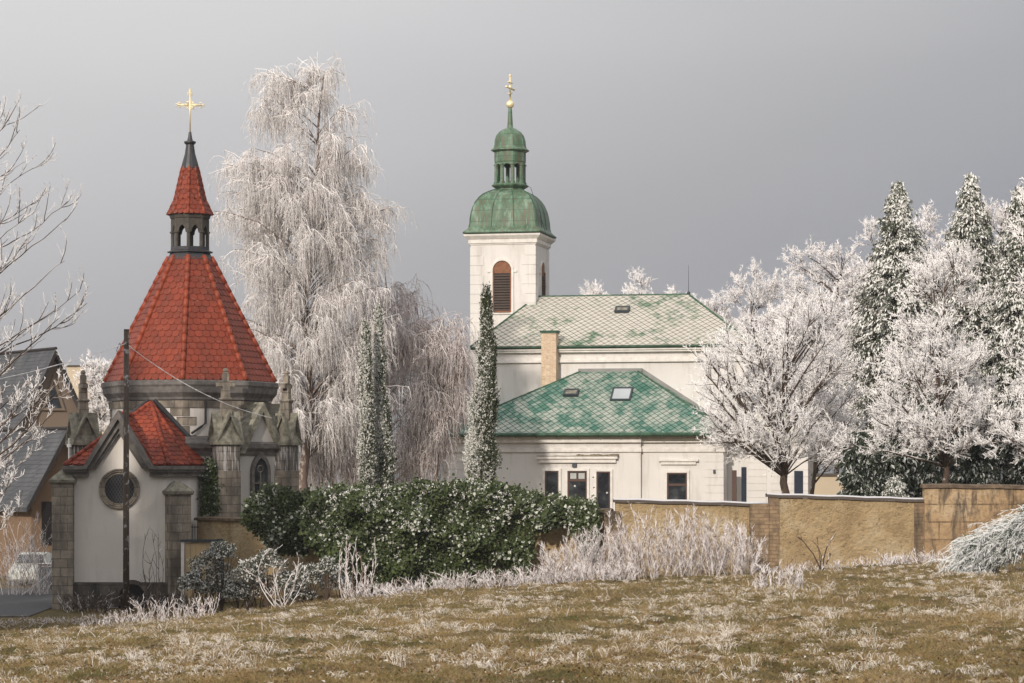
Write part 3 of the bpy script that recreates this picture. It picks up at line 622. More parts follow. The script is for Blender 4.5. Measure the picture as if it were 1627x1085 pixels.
# ------------------------------------------------------------------ CHURCH
TH = radians(12.5); c_, s_ = cos(TH), sin(TH); OX, OY = X_(932, 140), 140.
def cf(u, v, z): return np.array([OX+u*c_+v*s_, OY-u*s_+v*c_, z])
def cu(px, v):
    t = (px-CX)/F; return (t*(OY+v*c_)-OX-v*s_)/(c_+t*s_)
def cy(u, v): return OY-u*s_+v*c_
def cz(px, py, v): return Z_(py, cy(cu(px, v), v))
church = thing('church', 'white church with green tiled roofs and a square tower under a copper dome', 'church', (OX, OY, -3.3))
V1 = 4.6; V2 = V1+5.0; OV = .38
# annex (front)
ul, um, ur = cu(702, 0), cu(1018, 0), cu(1148, 0); ze = cz(932, 690, 0); zb = -3.6
m = MB(); m.box(ul, um, 0, V1+1, zb, ze, cf); m.box(um, ur, .22, V1+1, zb, ze-.02, cf); build('wall', m, M['white'], church)
m = MB()
for (d, y0, y1) in ((.30, 697, 692), (.20, 703, 697), (.06, 714, 711), (.10, 718, 714)):
    z0, z1 = cz(932, y0, 0), cz(932, y1, 0); m.box(ul-d, um+.05, -d, .01, z0, z1, cf); m.box(um+.05, ur+d, .22-d, .23, z0, z1-.003, cf); m.box(ur+.003, ur+d-.003, .24, V1, z0+.003, z1-.006, cf)
build('cornice', m, M['trim'], church)
# annex roof: hipped, leaning on the main wall
A0, A1 = cf(ul-.42, -.42, ze+.03), cf(ur+.42, -.42, ze+.03); zt = cz(965, 590, V1); ua, ub = cu(925, V1), cu(1012, V1)
T0, T1 = cf(ua, V1-.05, zt), cf(ub, V1-.05, zt); B0, B1 = cf(ul-.42, V1, ze+.03), cf(ur+.42, V1, ze+.03)
m = MB(); m.add([A0, A1, T1, T0, B0, B1, A0-(0, 0, .14), A1-(0, 0, .14), B0-(0, 0, .14), B1-(0, 0, .14)], [(0, 1, 2, 3), (0, 3, 4), (1, 5, 2), (0, 6, 7, 1), (1, 7, 9, 5), (4, 8, 6, 0), (6, 8, 9, 7)]); ar = build('annex_roof', m, M['under'], church)
m = MB(); up = np.array([0, -.01, .03]); cover(m, A0+up, A1+up, T1+up, T0+up, .42, .23, 'diamond', .04); cover(m, A1+up, B1+up, T1+up, T1+up+(B1-A1)*1e-4, .42, .23, 'diamond', .04); cover(m, B0+up, A0+up, T0+up+(A0-B0)*1e-4, T0+up, .42, .23, 'diamond', .04); build('tiles', m, M['slate_low'], ar)
for a_0, t_0 in ((A0, T0), (A1, T1)): m = MB(); hip(m, a_0+up, t_0+up, .07, .5, 6); build('hip_capping', m, M['green_metal'], ar)
m = MB(); m.box(ua-.2, ub+.3, V1-.16, V1+.02, zt-.03, zt+.16, cf); q = [T1+(0, 0, .02), cf(ur+.1, V1-.05, ze+.1), cf(ur+.1, V1-.05, ze+.35), cf(ub+.3, V1-.05, zt+.16)]; m.prism(q, cf(0, .06, 0)-cf(0, 0, 0)); build('flashing', m, m_plain('lead_flashing', (.25, .25, .24), .7), ar)
m = MB(); gz_ = ze-.02
n = 60; gp = [cf(u, -.54, gz_) for u in np.linspace(ul-.5, ur+.5, 3)]; m.tube(gp, .11, 10)
for u in np.arange(ul-.3, ur+.5, 1.15): m.tube([cf(u, -.38, gz_+.16), cf(u, -.66, gz_+.04), cf(u, -.60, gz_-.12), cf(u, -.42, gz_-.16)], .022, 5)
build('gutter', m, M['green_metal'], church, True)
def on_slope(P0, P1, Pt, px, py, Y):
    """point of the plane through P0,P1,Pt seen at px,py"""
    n = np.cross(P1-P0, Pt-P0); d = np.array([(px-CX)/F, 1, (HZ-py)/F]); return d*np.dot(n, P0)/np.dot(n, d), n/np.linalg.norm(n)
def roof_unit(P0, P1, Pt, px, py, w_, l_, h, mats, name, parent):
    p, n = on_slope(P0, P1, Pt, px, py, 0); n = n if n[2] > 0 else -n; u = nrm(P1-P0); s = np.cross(n, u)
    f = lambda a, b, c: p+u*a+s*b+n*c
    m = MB(); fr_o = [(-w_, -l_), (w_, -l_), (w_, l_), (-w_, l_)]; fi = [(-w_+.1, -l_+.1), (w_-.1, -l_+.1), (w_-.1, l_-.1), (-w_+.1, l_-.1)]
    frame_ring(m, fr_o, fi, lambda a, c, b: f(a, b, c), h, -.02); o = build(name, m, mats[0], parent)
    m = MB(); m.add([f(a, b, h-.03) for a, b in fi], [(0, 1, 2, 3)]); build('pane', m, mats[1], o)
roof_unit(A0, A1, T0, 988, 628, .58, .62, .14, (M['iron'], M['pale_glass']), 'skylight', church)
roof_unit(A0, A1, T0, 908, 627, .42, .30, .22, (M['iron'], M['slab']), 'roof_hatch', church)
# main block
vl, vr_ = cu(750, V1)+OV, cu(1197, V1)-OV; zE = cz(900, 551, V1)
zw = zE-.1
m = MB(); m.box(vl, vr_, V1, V1+10, zb, zw, cf); build('wall', m, M['white'], church)
m = MB()
for (d, y0, y1) in ((.34, 557, 552), (.26, 560, 557), (.12, 572, 568), (.17, 576, 572)):
    z0, z1 = cz(900, y0, V1), cz(900, y1, V1); m.box(vl-d, vr_+d, V1-d, V1+.01, z0, z1, cf); m.box(vr_-.01, vr_+d-.002, V1+.002, V1+10, z0, z1, cf); m.box(vl-d+.002, vl+.01, V1+.002, V1+10, z0, z1, cf)
build('cornice', m, M['trim'], church)
zR = cz(1000, 470, V2); e0, e1, e2, e3 = cf(vl-OV, V1-OV, zE), cf(vr_+OV, V1-OV, zE), cf(vr_+OV, V2+5.4, zE), cf(vl-OV, V2+5.4, zE)
ru0, ru1 = cu(853, V2), cu(1094, V2); r_0, r_1 = cf(ru0, V2, zR), cf(ru1, V2, zR)
m = MB(); dn = np.array([0, 0, .12]); m.add([e0, e1, e2, e3, r_0, r_1, e0-dn, e1-dn, e2-dn, e3-dn], [(0, 1, 5, 4), (1, 2, 5), (2, 3, 4, 5), (3, 0, 4), (0, 6, 7, 1), (1, 7, 8, 2), (3, 9, 6, 0), (2, 8, 9, 3), (6, 9, 8, 7)]); mr = build('main_roof', m, M['under'], church)
m = MB(); cover(m, e0+up, e1+up, r_1+up, r_0+up, .44, .25, 'diamond', .04); cover(m, e1+up, e2+up, r_1+up, r_1+up+(e2-e1)*1e-4, .44, .25, 'diamond', .04); cover(m, e3+up, e0+up, r_0+up+(e0-e3)*1e-4, r_0+up, .44, .25, 'diamond', .04); build('tiles', m, M['slate_top'], mr)
m = MB(); hip(m, e0+up, r_0+up, .07, .5, 6); hip(m, e1+up, r_1+up, .07, .5, 6); hip(m, r_0+up, r_1+up, .07, .5, 6); m.tube([e0+(0, -.05, -.03), e1+(0, -.05, -.03)], .05, 6); build('ridge_capping', m, M['green_metal'], mr)
roof_unit(e0, e1, r_0, 989, 495, .42, .30, .22, (M['iron'], M['slab']), 'roof_hatch', church)
m = MB(); m.tube([r_1, r_1+(0, 0, 1.75)], [.02, .008], 5); m.ball(r_1+(0, 0, .12), .1, 6); build('lightning_rod', m, M['iron'], church)
# chimney
m = MB(); a, b = cu(860, V1-.8), cu(883.5, V1-.8); z0, z1 = cz(870, 630, V1-.8), cz(870, 529, V1-.8); m.box(a, b, V1-.8, V1-.05, z0, z1, cf); ch = build('chimney', m, M['brick_tan'], church)
m = MB(); m.box(a-.05, b+.05, V1-.86, V1+.01, z1, z1+.09, cf); m.box(a-.09, b+.09, V1-.90, V1+.05, z1+.09, z1+.14, cf); build('cap', m, M['green_metal'], ch)
# openings
def opening(name, px0, px1, py0, py1, v, transom=None, curtain=False, lower=None, trim=.13, mull=0):
    a, b, z1, z0 = cu(px0, v), cu(px1, v), cz(px0, py0, v), cz(px0, py1, v)
    m = MB(); o = [(a-trim, z0-.0), (b+trim, z0-.0), (b+trim, z1+trim), (a-trim, z1+trim)]; i = [(a, z0), (b, z0), (b, z1), (a, z1)]
    frame_ring(m, o, i, lambda u, vv, z: cf(u, v-vv, z), .10, 0.); wf = build(name, m, M['trim'], church)
    m = MB(); o = i; i2 = [(a+.08, z0+.08), (b-.08, z0+.08), (b-.08, z1-.08), (a+.08, z1-.08)]; frame_ring(m, o, i2, lambda u, vv, z: cf(u, v-vv, z), .05, 0.)
    if transom: zt_ = cz(px0, transom, v); m.box(a+.05, b-.05, v-.05, v-.0, zt_-.06, zt_+.06, cf)
    if mull: mu = (a+b)/2; m.box(mu-.03, mu+.03, v-.045, v-.0, (zt_ if transom else z0), z1-.05, cf)
    build('frame', m, M['brown'], wf)
    m = MB(); m.add([cf(u, v-.012, z) for u, z in i2], [(0, 1, 2, 3)]); build('pane', m, M['glass'], wf)
    if curtain:
        m = MB(); m.add([cf(a+.14, v-.018, zt_+.08), cf((a+b)/2-.06, v-.018, zt_+.08), cf((a+b)/2-.06, v-.018, z1-.12), cf(a+.14, v-.018, z1-.12)], [(0, 1, 2, 3)]); m.add([cf((a+b)/2+.06, v-.018, zt_+.08), cf(b-.14, v-.018, zt_+.08), cf(b-.14, v-.018, z1-.12), cf((a+b)/2+.06, v-.018, z1-.12)], [(0, 1, 2, 3)]); build('curtain', m, m_plain('net_curtain', (.42, .43, .42)), wf)
    return wf
opening('window', 866, 888, 748, 812, 0); opening('door', 902, 933, 748, 840, 0, 763, True, mull=1); dd = opening('door', 948, 970, 749, 840, 0)
m = MB(); m.ball(cf(cu(965, 0), -.08, cz(965, 783, 0)), .06, 6); build('handle', m, M['trim'], dd)
opening('window', 1060, 1092, 751, 800, .22, 770)
m = MB()
for (x0, x1, d, y0, y1, v) in ((857, 979, .16, 735, 729, 0), (854, 982, .26, 729, 725, 0), (1050, 1106, .12, 738, 733, .22), (1047, 1110, .2, 733, 730, .22)):
    m.box(cu(x0, v), cu(x1, v), v-d, v, cz(x0, y0, v), cz(x0, y1, v), cf)
hd_ = build('hood_moulding', m, M['trim'], church)
m = MB(); rg = np.random.default_rng(5); a, b = cu(854, 0), cu(983, 0)
us = np.linspace(a, b, 60); hts = .05+.05*np.abs(np.sin(us*3))+rg.uniform(0, .04, 60)
for i in range(59): m.box(us[i], us[i+1], -.28, -.0, cz(900, 725, 0), cz(900, 725, 0)+hts[i]*(1.0 if us[i] > cu(915, 0) else .35), cf)
build('moss', m, M['moss'], hd_)
m = MB(); m.box(cu(909.5, 0), cu(916.5, 0), -.14, -.002, cz(913, 742, 0), cz(913, 736, 0), cf); build('wall_lamp', m, M['iron'], church); m = MB(); m.box(cu(1133.5, .22), cu(1137, .22), .10, .219, cz(1135, 752, .22), cz(1135, 746, .22), cf); build('wall_lamp', m, M['iron'], church)
# corner rustication on the annex
for sd in (0, 1):
    m = MB()
    for k in range(10):
        z1 = cz(1130, 722, .22)-k*.42; L = .95 if k % 2 else 1.0
        if sd: m.box(ur-L, ur+.03, .19, .9, z1-.40, z1, cf)
        else: m.box(ul-.03, ul+1.45, -.03, .9, z1-.40, z1, cf)
    build('quoins', m, M['white'], church)
m = None
# right wing in shade
wv = 1.8; wu0, wu1 = ur, cu(1283, wv); wz = cz(1200, 700, wv); m = MB(); m.box(wu0+.01, wu1, wv, V1+2, zb, wz, cf); build('wing_wall', m, M['white'], church)
for sd in (0, 1):
    m = MB()
    for k in range(9):
        z1 = cz(1200, 725, wv)-k*.38
        if sd: m.box(cu(1188, wv), cu(1218, wv), wv-.03, wv, z1-.35, z1, cf)
        else: m.box(cu(1225, wv), wu1+.03, wv-.03, wv+.5, z1-.35, z1, cf)
    build('quoins', m, M['white'], church)
m = MB(); m.rings([[cf(wu0, wv-.3, wz), cf(wu1+.3, wv-.3, wz), cf(wu1+.3, V1+2, wz), cf(wu0, V1+2, wz)], [cf(wu0, V1, wz+1.6), cf(wu1-1.6, V1, wz+1.6), cf(wu1-1.6, V1+.5, wz+1.6), cf(wu0, V1+.5, wz+1.6)]]); build('wing_roof', m, M['slate_top'], church)
mdb = m_plain('dark_blue_door', (.02, .028, .045))
m = MB(); m.box(cu(1178, wv), cu(1186, wv), wv-.04, wv, zb, cz(1180, 742, wv), cf); build('door', m, mdb, church); m = MB(); m.box(cu(1262, wv), cu(1276, wv), wv-.06, wv-.031, zb, cz(1265, 748, wv), cf); build('door', m, mdb, church)
m = MB(); m.box(cu(1163, .9), cu(1170, .9), .9, 1.02, zb, cz(1165, 747, .9), cf); build('downpipe', m, M['brown'], church)
# tower
tv0 = V1+4.1; tl, tr = cu(748, tv0), cu(850.5, tv0); tv1 = tv0+(tr-tl); tz = cz(800, 380, tv0)
tc_ = cf((tl+tr)/2, (tv0+tv1)/2, 0); hw = (tr-tl)/2; tu, tvm = (tl+tr)/2, (tv0+tv1)/2
yt = tc_[1]; zt_ = lambda py: Z_(py, yt)
tower_m = MB(); tower_m.box(tl, tr, tv0, tv1, zb, tz, cf); tower = build('tower', tower_m, M['white'], church)
def ringsq(h, z): return [cf(tu-h, tvm-h, z), cf(tu+h, tvm-h, z), cf(tu+h, tvm+h, z), cf(tu-h, tvm+h, z)]
m = MB(); m.rings([ringsq(hw+.05, tz-.30), ringsq(hw+.05, tz-.24), ringsq(hw+.12, tz-.22), ringsq(hw+.12, tz), ringsq(hw+.16, tz+.02), ringsq(hw+.34, tz+.20), ringsq(hw+.36, tz+.30), ringsq(hw+.1, tz+.31)]); build('cornice', m, M['trim'], tower)
zq = tz-.42
for sd in range(4):
    m = MB()
    for k in range(14):
        z1 = zq-k*.56; L = .78 if k % 2 else .62
        m.box(*((tl-.03, tl+L, tv0-.03, tv0+.6), (tr-L, tr+.03, tv0-.03, tv0+.6), (tr-.6, tr+.03, tv1-L, tv1+.03), (tl-.03, tl+.6, tv1-L, tv1+.03))[sd], z1-.53, z1, cf)
    build('quoins', m, M['white'], tower)
def bell(fr, w_, z0, z1, nm):
    zs = z1-w_; wi = arch_pts(w_, z0, zs); wo = arch_pts(w_+.13, z0-.12, zs)
    m = MB(); frame_ring(m, wo, wi, fr, .09, 0.); m.box(-w_-.32, -w_-.132, 0, .07, zs-.12, zs, fr); m.box(w_+.132, w_+.32, 0, .07, zs-.12, zs, fr); wf = build(nm, m, M['trim'], tower)
    m = MB(); m.add([fr(x, .01, z) for x, z in wi], [tuple(range(len(wi)))]); build('backing', m, M['boards'], wf)
    m = MB()
    zz = z0+.08
    while zz < zs-.28: m.prism([fr(-w_+.06, .015, zz+.10), fr(w_-.06, .015, zz+.10), fr(w_-.06, .085, zz), fr(-w_+.06, .085, zz)], (0, 0, .025)); zz += .155
    build('louvre', m, M['louver'], wf)
    m = MB(); m.box(-w_+.05, w_-.05, .011, .02, z0+.05, zs-.18, fr); build('opening', m, m_plain('belfry_dark', (.02, .017, .015)), wf)
    m = MB(); m.box(-w_, -w_+.07, .012, .1, z0, zs, fr); m.box(w_-.07, w_, .012, .1, z0, zs, fr); m.box(-w_+.07, w_-.07, .012, .13, z0-.02, z0+.07, fr); build('frame', m, M['boards'], wf)
ubell = cu(798, tv0); bell(lambda u, v, z: cf(ubell+u, tv0-v, z), .56, cz(798, 496, tv0), cz(798, 414, tv0), 'belfry_window')
bell(lambda u, v, z: cf(tr+v, tvm+u, z), .56, cz(798, 486, tv0), cz(798, 414, tv0), 'belfry_window')
m = MB(); bl = ubell
# copper dome
def sq_ring(h, z, rnd=.06, n=6):
    P = []
    for ci, (sx, sy) in enumerate(((-1, -1), (1, -1), (1, 1), (-1, 1))):
        r = h*rnd; ccx, ccy = sx*(h-r), sy*(h-r); a0 = (225, 315, 45, 135)[ci]
        for k in range(n+1): t = radians(a0-45+90*k/n); P.append(cf(tu+ccx+r*cos(t), tvm+ccy+r*sin(t), z))
    return P
sc_t = 1/ (F/yt)
h_of = lambda px: px*sc_t/(c_+s_)          # half silhouette in px -> half side
prof_ = [(75, 375), (75.5, 373), (70, 369), (66, 365), (64.5, 360), (64, 352), (62.5, 343), (60, 334), (56, 325), (50, 317), (43, 311), (35, 307), (28, 304), (22, 302)]
m = MB(); m.rings([sq_ring(h_of(a), zt_(b)+(-.0)) for a, b in prof_]); dome = build('dome', m, M['copper'], church, True)
m = MB()
for sx, sy in ((-1, -1), (1, -1), (1, 1), (-1, 1)): m.tube([cf(tu+sx*h_of(a)*.985, tvm+sy*h_of(a)*.985, zt_(b)+.01) for a, b in prof_[3:]], .035, 5)
for f in (-.33, .33):
    for (dx, dy) in ((0, -1), (1, 0), (0, 1), (-1, 0)):
        m.tube([cf(tu+(dx if dx else f)*h_of(a)*1.004, tvm+(dy if dy else f)*h_of(a)*1.004, zt_(b)) for a, b in prof_[3:]], .022, 4)
build('seams', m, M['green_metal'], dome)
tcx = np.array([tc_[0], tc_[1]]); dt = np.array([-s_, -c_]); rt = np.array([c_, -s_]); T8 = lambda R, py, a0=22.5: octa(tcx, R*sc_t, a0, zt_(py), dt, rt)
m = MB(); m.rings([T8(24, 305), T8(22, 301), T8(29, 297), T8(30, 295), T8(27, 293), T8(25, 293)]); build('lantern_base', m, M['copper'], dome)
m = MB()
for k in range(8):
    P = T8(22, 294)[k]; Q = T8(22, 260)[k]; m.tube([P, Q], 3.2*sc_t, 8)
    m.tube([T8(22, 264)[k], T8(22, 262)[k]], 4.6*sc_t, 8); m.tube([T8(22, 293)[k], T8(22, 290)[k]], 4.4*sc_t, 8)
build('lantern_posts', m, M['copper'], dome)
m = MB(); m.rings([T8(24.5, 262), T8(24.5, 259), T8(25.5, 258), T8(25.5, 241)], cap=False); m.rings([T8(19, 262), T8(19, 241)], cap=False)
for k in range(8):
    j = (k+1) % 8; a, b = T8(24, 262)[k], T8(24, 262)[j]
    for (p, q) in ((a, b), (b, a)):
        d = (q-p); m.prism([p, p+d*.36, p+d*.2-(0, 0, .09), p+d*.12-(0, 0, .25), p-(0, 0, .28)], nrm(np.array([tcx[0], tcx[1], a[2]])-(a+b)/2)*.14)
build('lantern_arches', m, M['copper'], dome)
m = MB(); m.rings([octa(tcx, r*sc_t, 22.5, zt_(y), dt, rt) for r, y in ((25, 243), (31, 240), (31, 238.5), (27, 236), (25.5, 231), (25, 224), (22.5, 216), (18, 210), (11, 205.5), (5, 203), (4.6, 200), (3, 174), (2.5, 172))]); build('cupola', m, M['copper'], dome)
m = MB(); m.ball((tcx[0], tcx[1], zt_(166)), 6.3*sc_t, 10); m.tube([(tcx[0], tcx[1], zt_(161)), (tcx[0], tcx[1], zt_(121))], 1.6*sc_t, 6)
tf = lambda u, z: np.array([tcx[0]+u*sin(.35), tcx[1]+u*cos(.35), z])
m.tube([tf(-.62, zt_(140)), tf(.62, zt_(140))], 1.5*sc_t, 6); m.tube([tf(-.35, zt_(131)), tf(.35, zt_(131))], 1.3*sc_t, 6); m.tube([tf(-.3, zt_(150)), tf(.3, zt_(147))], 1.3*sc_t, 6)
for p in (tf(-.62, zt_(140)), tf(.62, zt_(140)), tf(0, zt_(120))): m.ball(p, 2.2*sc_t, 5)
build('cross', m, M['gold'], dome, True)
m = MB(); pr = T8(27, 240)[1]; m.tube([pr, pr+(.05, 0, -.8), pr+(.0, -.05, -2.0), T8(30, 300)[1]+(.3, 0, 0), cf(tr+.45, tv0+1, tz+.3)], .014, 4); build('lightning_cable', m, M['iron'], dome)

# ------------------------------------------------------------------ BOUNDARY WALL (one continuous garden wall with stepped lengths)
YW = 90.
gw = thing('garden_wall', 'long ochre plastered garden wall with frosted stone caps and stepped sections', 'wall', (X_(1200, YW), YW, -3.6))
def wall_run(px0, Y0, t0, px1, Y1, t1, mt, capm, th_=.45, zb_=-5.4, capo=.09, caph=.13):
    p, q = np.array([X_(px0, Y0), Y0]), np.array([X_(px1, Y1), Y1]); d = nrm(q-p); n = np.array([-d[1], d[0]])
    z0, z1 = Z_(t0, Y0), Z_(t1, Y1); N = 14; m = MB(); cp = MB(); rg = np.random.default_rng(int(px0))
    B = lambda t, o, z: np.array([p[0]+(q-p)[0]*t+n[0]*o, p[1]+(q-p)[1]*t+n[1]*o, z])
    R = [[B(t, -.0+.0, zb_), B(t, th_, zb_), B(t, th_, z0+(z1-z0)*t-caph), B(t, 0, z0+(z1-z0)*t-caph)] for t in np.linspace(0, 1, N)]; m.rings(R); s = build('wall_section', m, mt, gw)
    e = .08/np.linalg.norm(q-p); wbl = lambda t: .012*sin(t*23+px0)
    R = [[B(t, -capo, z0+(z1-z0)*t-caph+.002+wbl(t)), B(t, th_+capo, z0+(z1-z0)*t-caph+.002+wbl(t)), B(t, th_+capo, z0+(z1-z0)*t-.03+wbl(t)), B(t, th_*.5, z0+(z1-z0)*t+.02+wbl(t)), B(t, -capo, z0+(z1-z0)*t-.03+wbl(t))] for t in np.linspace(-e, 1+e, N)]; cp.rings(R); build('cap', cp, capm, s)
wall_run(313, 98.5, 821, 560, 93, 826, M['ochre'], M['cap_brown']); wall_run(560, 93, 822, 966, 90.4, 808, M['ochre'], M['cap_brown'])
wall_run(978, 90, 792, 1223, 90, 799, M['ochre'], M['cap']); wall_run(1222, 89.8, 784, 1470, 89.8, 792, M['ochre'], M['cap']); wall_run(1469, 89.6, 769, 1760, 89.6, 772, M['ochre_dark'], M['cap_brown'])
for px, t, wd in ((1207, 801, 15.2), (1230, 790, 8), (1462, 800, 9), (972, 812, 12)):
    m = MB(); m.box(X_(px-wd, 89.7), X_(px+wd, 89.7), 89.75-(.04 if px == 1207 else 0), 90.1, -5, Z_(t, 89.7)); build('pier', m, M['pier'], gw)
# gate next to the chapel
gt = thing('garden_gate', 'beige boarded gate with white post between chapel and ochre wall', 'gate', (X_(318, 96.6), 96.6, -5.))
YG = 96.4; X2 = lambda p: X_(p, YG); Z2 = lambda p: Z_(p, YG)
m = MB()
for k in range(6): m.box(X2(294)+k*(X2(345)-X2(294))/6+.012, X2(294)+(k+1)*(X2(345)-X2(294))/6, YG, YG+.05, -5.1, Z2(862)); 
m.box(X2(294), X2(345), YG+.03, YG+.07, -5.1, Z2(862)); build('boards', m, M['gatewood'], gt)
m = MB(); m.box(X2(288), X2(293), YG-.06, YG+.08, -5.2, Z2(861)); build('post', m, M['trim'], gt)
m = MB(); m.box(X2(287), X2(347), YG-.08, YG+.12, Z2(861), Z2(857)); m.box(X2(345), X2(354), YG-.05, YG+.15, -5.2, Z2(856)); build('rail', m, M['iron'], gt)
rl = thing('iron_railing', 'short dark iron railing behind the beige gate', 'railing', (X_(300, 97.6), 97.6, -5))
m = MB(); yf = 97.9
for k in range(7): x = X_(289, yf)+k*.10; m.tube([(x, yf, -4.6), (x, yf, Z_(833, yf))], .012, 5)
m.box(X_(288, yf), X_(316, yf), yf-.015, yf+.015, Z_(838, yf), Z_(836.5, yf)); m.box(X_(288, yf), X_(316, yf), yf-.015, yf+.015, Z_(862, yf), Z_(860.5, yf)); build('bars', m, M['iron'], rl)
m = MB(); yb = 126.; m.box(X_(1292, yb), X_(1420, yb), yb, yb+.4, -4, Z_(756, yb)); bw = thing('garden_wall', 'low pale wall with white cap seen behind the frosted fruit tree', 'wall', (X_(1350, yb), yb, -3.3)); build('wall_section', m, M['yellow'], bw)
m = MB(); m.box(X_(1290, yb), X_(1422, yb), yb-.1, yb+.5, Z_(756, yb), Z_(752, yb)); build('cap', m, M['cap'], bw)

# ------------------------------------------------------------------ POLE AND CABLES
YP = 95.; m = MB(); xp = X_(200.5, YP); m.tube([(xp, YP, -5.35), (xp, YP, -2), (xp+.01, YP, Z_(525, YP))], [.125, .115, .095], 12); m.tube([(xp+.01, YP, Z_(525, YP)), (xp+.01, YP, Z_(523, YP))], [.10, .09], 12)
pole = thing('utility_pole', 'slim weathered wooden pole standing in front of the white vestry gable', 'pole', (xp, YP, -5.2)); build('post', m, M['polewood'], pole, True)
m = MB(); zi = Z_(546, YP); m.tube([(xp-.12, YP-.1, zi), (xp+.12, YP-.1, zi)], .025, 6); m.tube([(xp-.22, YP-.12, zi+.02), (xp-.30, YP-.12, zi-.15), (xp-.34, YP-.12, zi-.28), (xp-.24, YP-.12, zi-.34), (xp-.17, YP-.12, zi-.2), (xp-.2, YP-.12, zi)], .014, 5); build('bracket', m, M['iron'], pole)
def cable(P, Q, sag, r, label):
    P, Q = np.asarray(P), np.asarray(Q); t = np.linspace(0, 1, 120)[:, None]; C = P+(Q-P)*t; C[:, 2] -= (4*sag*t*(1-t))[:, 0]; rg = np.random.default_rng(2)
    R = np.full(120, r)+np.abs(rg.normal(size=120))*r*.7
    m = MB(); m.tube(C, R, 5); solo('overhead_cable', m, M['twig_w'], label, 'cable', P, 'frosted overhead cables on the wooden pole')
cable((xp, YP-.12, zi), (X_(-380, 80), 80, Z_(640, 80)), .55, .009, 'frosted cable running left from the wooden pole over the dark roofs')
cable((xp, YP-.12, zi), (X_(432, 100.2), 100.2, Z_(664, 100.2)), .40, .010, 'frosted cable sagging right from the pole across the red chapel roof')

# ------------------------------------------------------------------ HOUSES AT LEFT
def gable_house(name, label, apex, hwid, hrise, length, yaw, wallm, wz_, over=.35, rot_=1):
    """gable end centred under apex (world); ridge runs back along the yawed axis"""
    ax = np.array([cos(yaw), sin(yaw), 0]); bk = np.array([-sin(yaw), cos(yaw), 0]); fr = lambda u, v, z: apex+ax*u+bk*v+np.array([0, 0, z])
    t = thing(name, label, 'house', (apex[0], apex[1], wz_)); b = wz_-apex[2]
    m = MB(); m.prism([fr(-hwid, 0, b), fr(hwid, 0, b), fr(hwid, 0, -hrise), fr(0, 0, -.12), fr(-hwid, 0, -hrise)], bk*length); build('wall', m, wallm, t)
    m = MB(); k = (hwid+over)/hwid
    for s in (-1, 1): m.prism([fr(0, -over, .02), fr(s*hwid*k, -over, -hrise*k), fr(s*hwid*k, -over, -hrise*k+.22), fr(0, -over, .28)], bk*(length+2*over))
    r = build('roof', m, M['slate_dark'], t)
    m = MB()
    for s in (-1, 1): m.prism([fr(0, -over-.05, -.12), fr(s*hwid*k, -over-.05, -hrise*k-.12), fr(s*hwid*k, -over-.05, -hrise*k+.2), fr(0, -over-.05, .27)], bk*.05)
    m.tube([fr(0, -over, .30), fr(0, length+over, .30)], .10, 6); build('bargeboard', m, m_plain('dark_bargeboard', (.03, .026, .026)), r)
    return t, fr
YH = 150.; hA, frA = gable_house('house', 'tall tan gabled house with slate roof and triangular attic window', at(84, 562, YH), 1.95, 4.0, 12, radians(34), M['tan'], -5.6, .45)
for nm, P in (('attic_window', [(-.55, -3.2), (.55, -3.2), (0, -1.6)]),):
    m = MB(); m.add([frA(x, -.05, z) for x, z in P], [(0, 1, 2)]); o = build(nm, m, M['glass'], hA)
    m = MB(); frame_ring(m, [(-.75, -3.32), (.75, -3.32), (0, -1.2)], P, lambda u, v, z: frA(u, -v, z), .12, 0.); build('frame', m, M['tan'], o)
m = MB(); m.box(-.2, .65, -.07, -.02, -5.05, -4.55, frA); o = build('window', m, M['glass'], hA); m = MB(); frame_ring(m, [(-.35, -5.2), (.8, -5.2), (.8, -4.4), (-.35, -4.4)], [(-.2, -5.05), (.65, -5.05), (.65, -4.55), (-.2, -4.55)], lambda u, v, z: frA(u, -v, z), .12, 0.); build('frame', m, M['yellow'], o)
hB, frB = gable_house('house', 'low orange rendered house with dark slate roof beside the chapel', at(101, 690, 128), 1.75, 3.0, 9, radians(36), M['orange_tan'], -5.5, .5)
m = MB(); m.box(-1.2, .4, -.06, -.02, -5.5, -3.35, frB); build('door', m, m_plain('dark_opening', (.012, .010, .010)), hB)
m = MB(); yb = 270.; m.box(X_(106, yb), X_(141, yb), yb, yb+8, -9, Z_(582, yb)); fb = thing('apartment_block', 'pale yellow flat roofed block far behind the tan house', 'building', (X_(122, yb), yb, -8)); build('wall', m, M['yellow'], fb)
m = MB(); m.box(X_(105, yb), X_(142, yb), yb-.2, yb+8.2, Z_(582, yb), Z_(580, yb)); build('roof', m, M['cap'], fb)
m = MB()
for k in range(2): m.box(X_(131, yb), X_(135, yb), yb-.05, yb+.02, Z_(598+k*22, yb), Z_(589+k*22, yb)); 
build('window', m, M['glass'], fb)
m = MB(); yb = 240.; m.box(X_(158, yb), X_(190, yb), yb, yb+8, -9, Z_(598, yb)); fb = thing('apartment_block', 'small pale block peeping out just left of the red chapel roof', 'building', (X_(170, yb), yb, -8)); build('wall', m, M['yellow'], fb)
m = MB(); m.box(X_(157, yb), X_(191, yb), yb-.2, yb+8.2, Z_(598, yb), Z_(596, yb)); build('roof', m, M['cap'], fb)
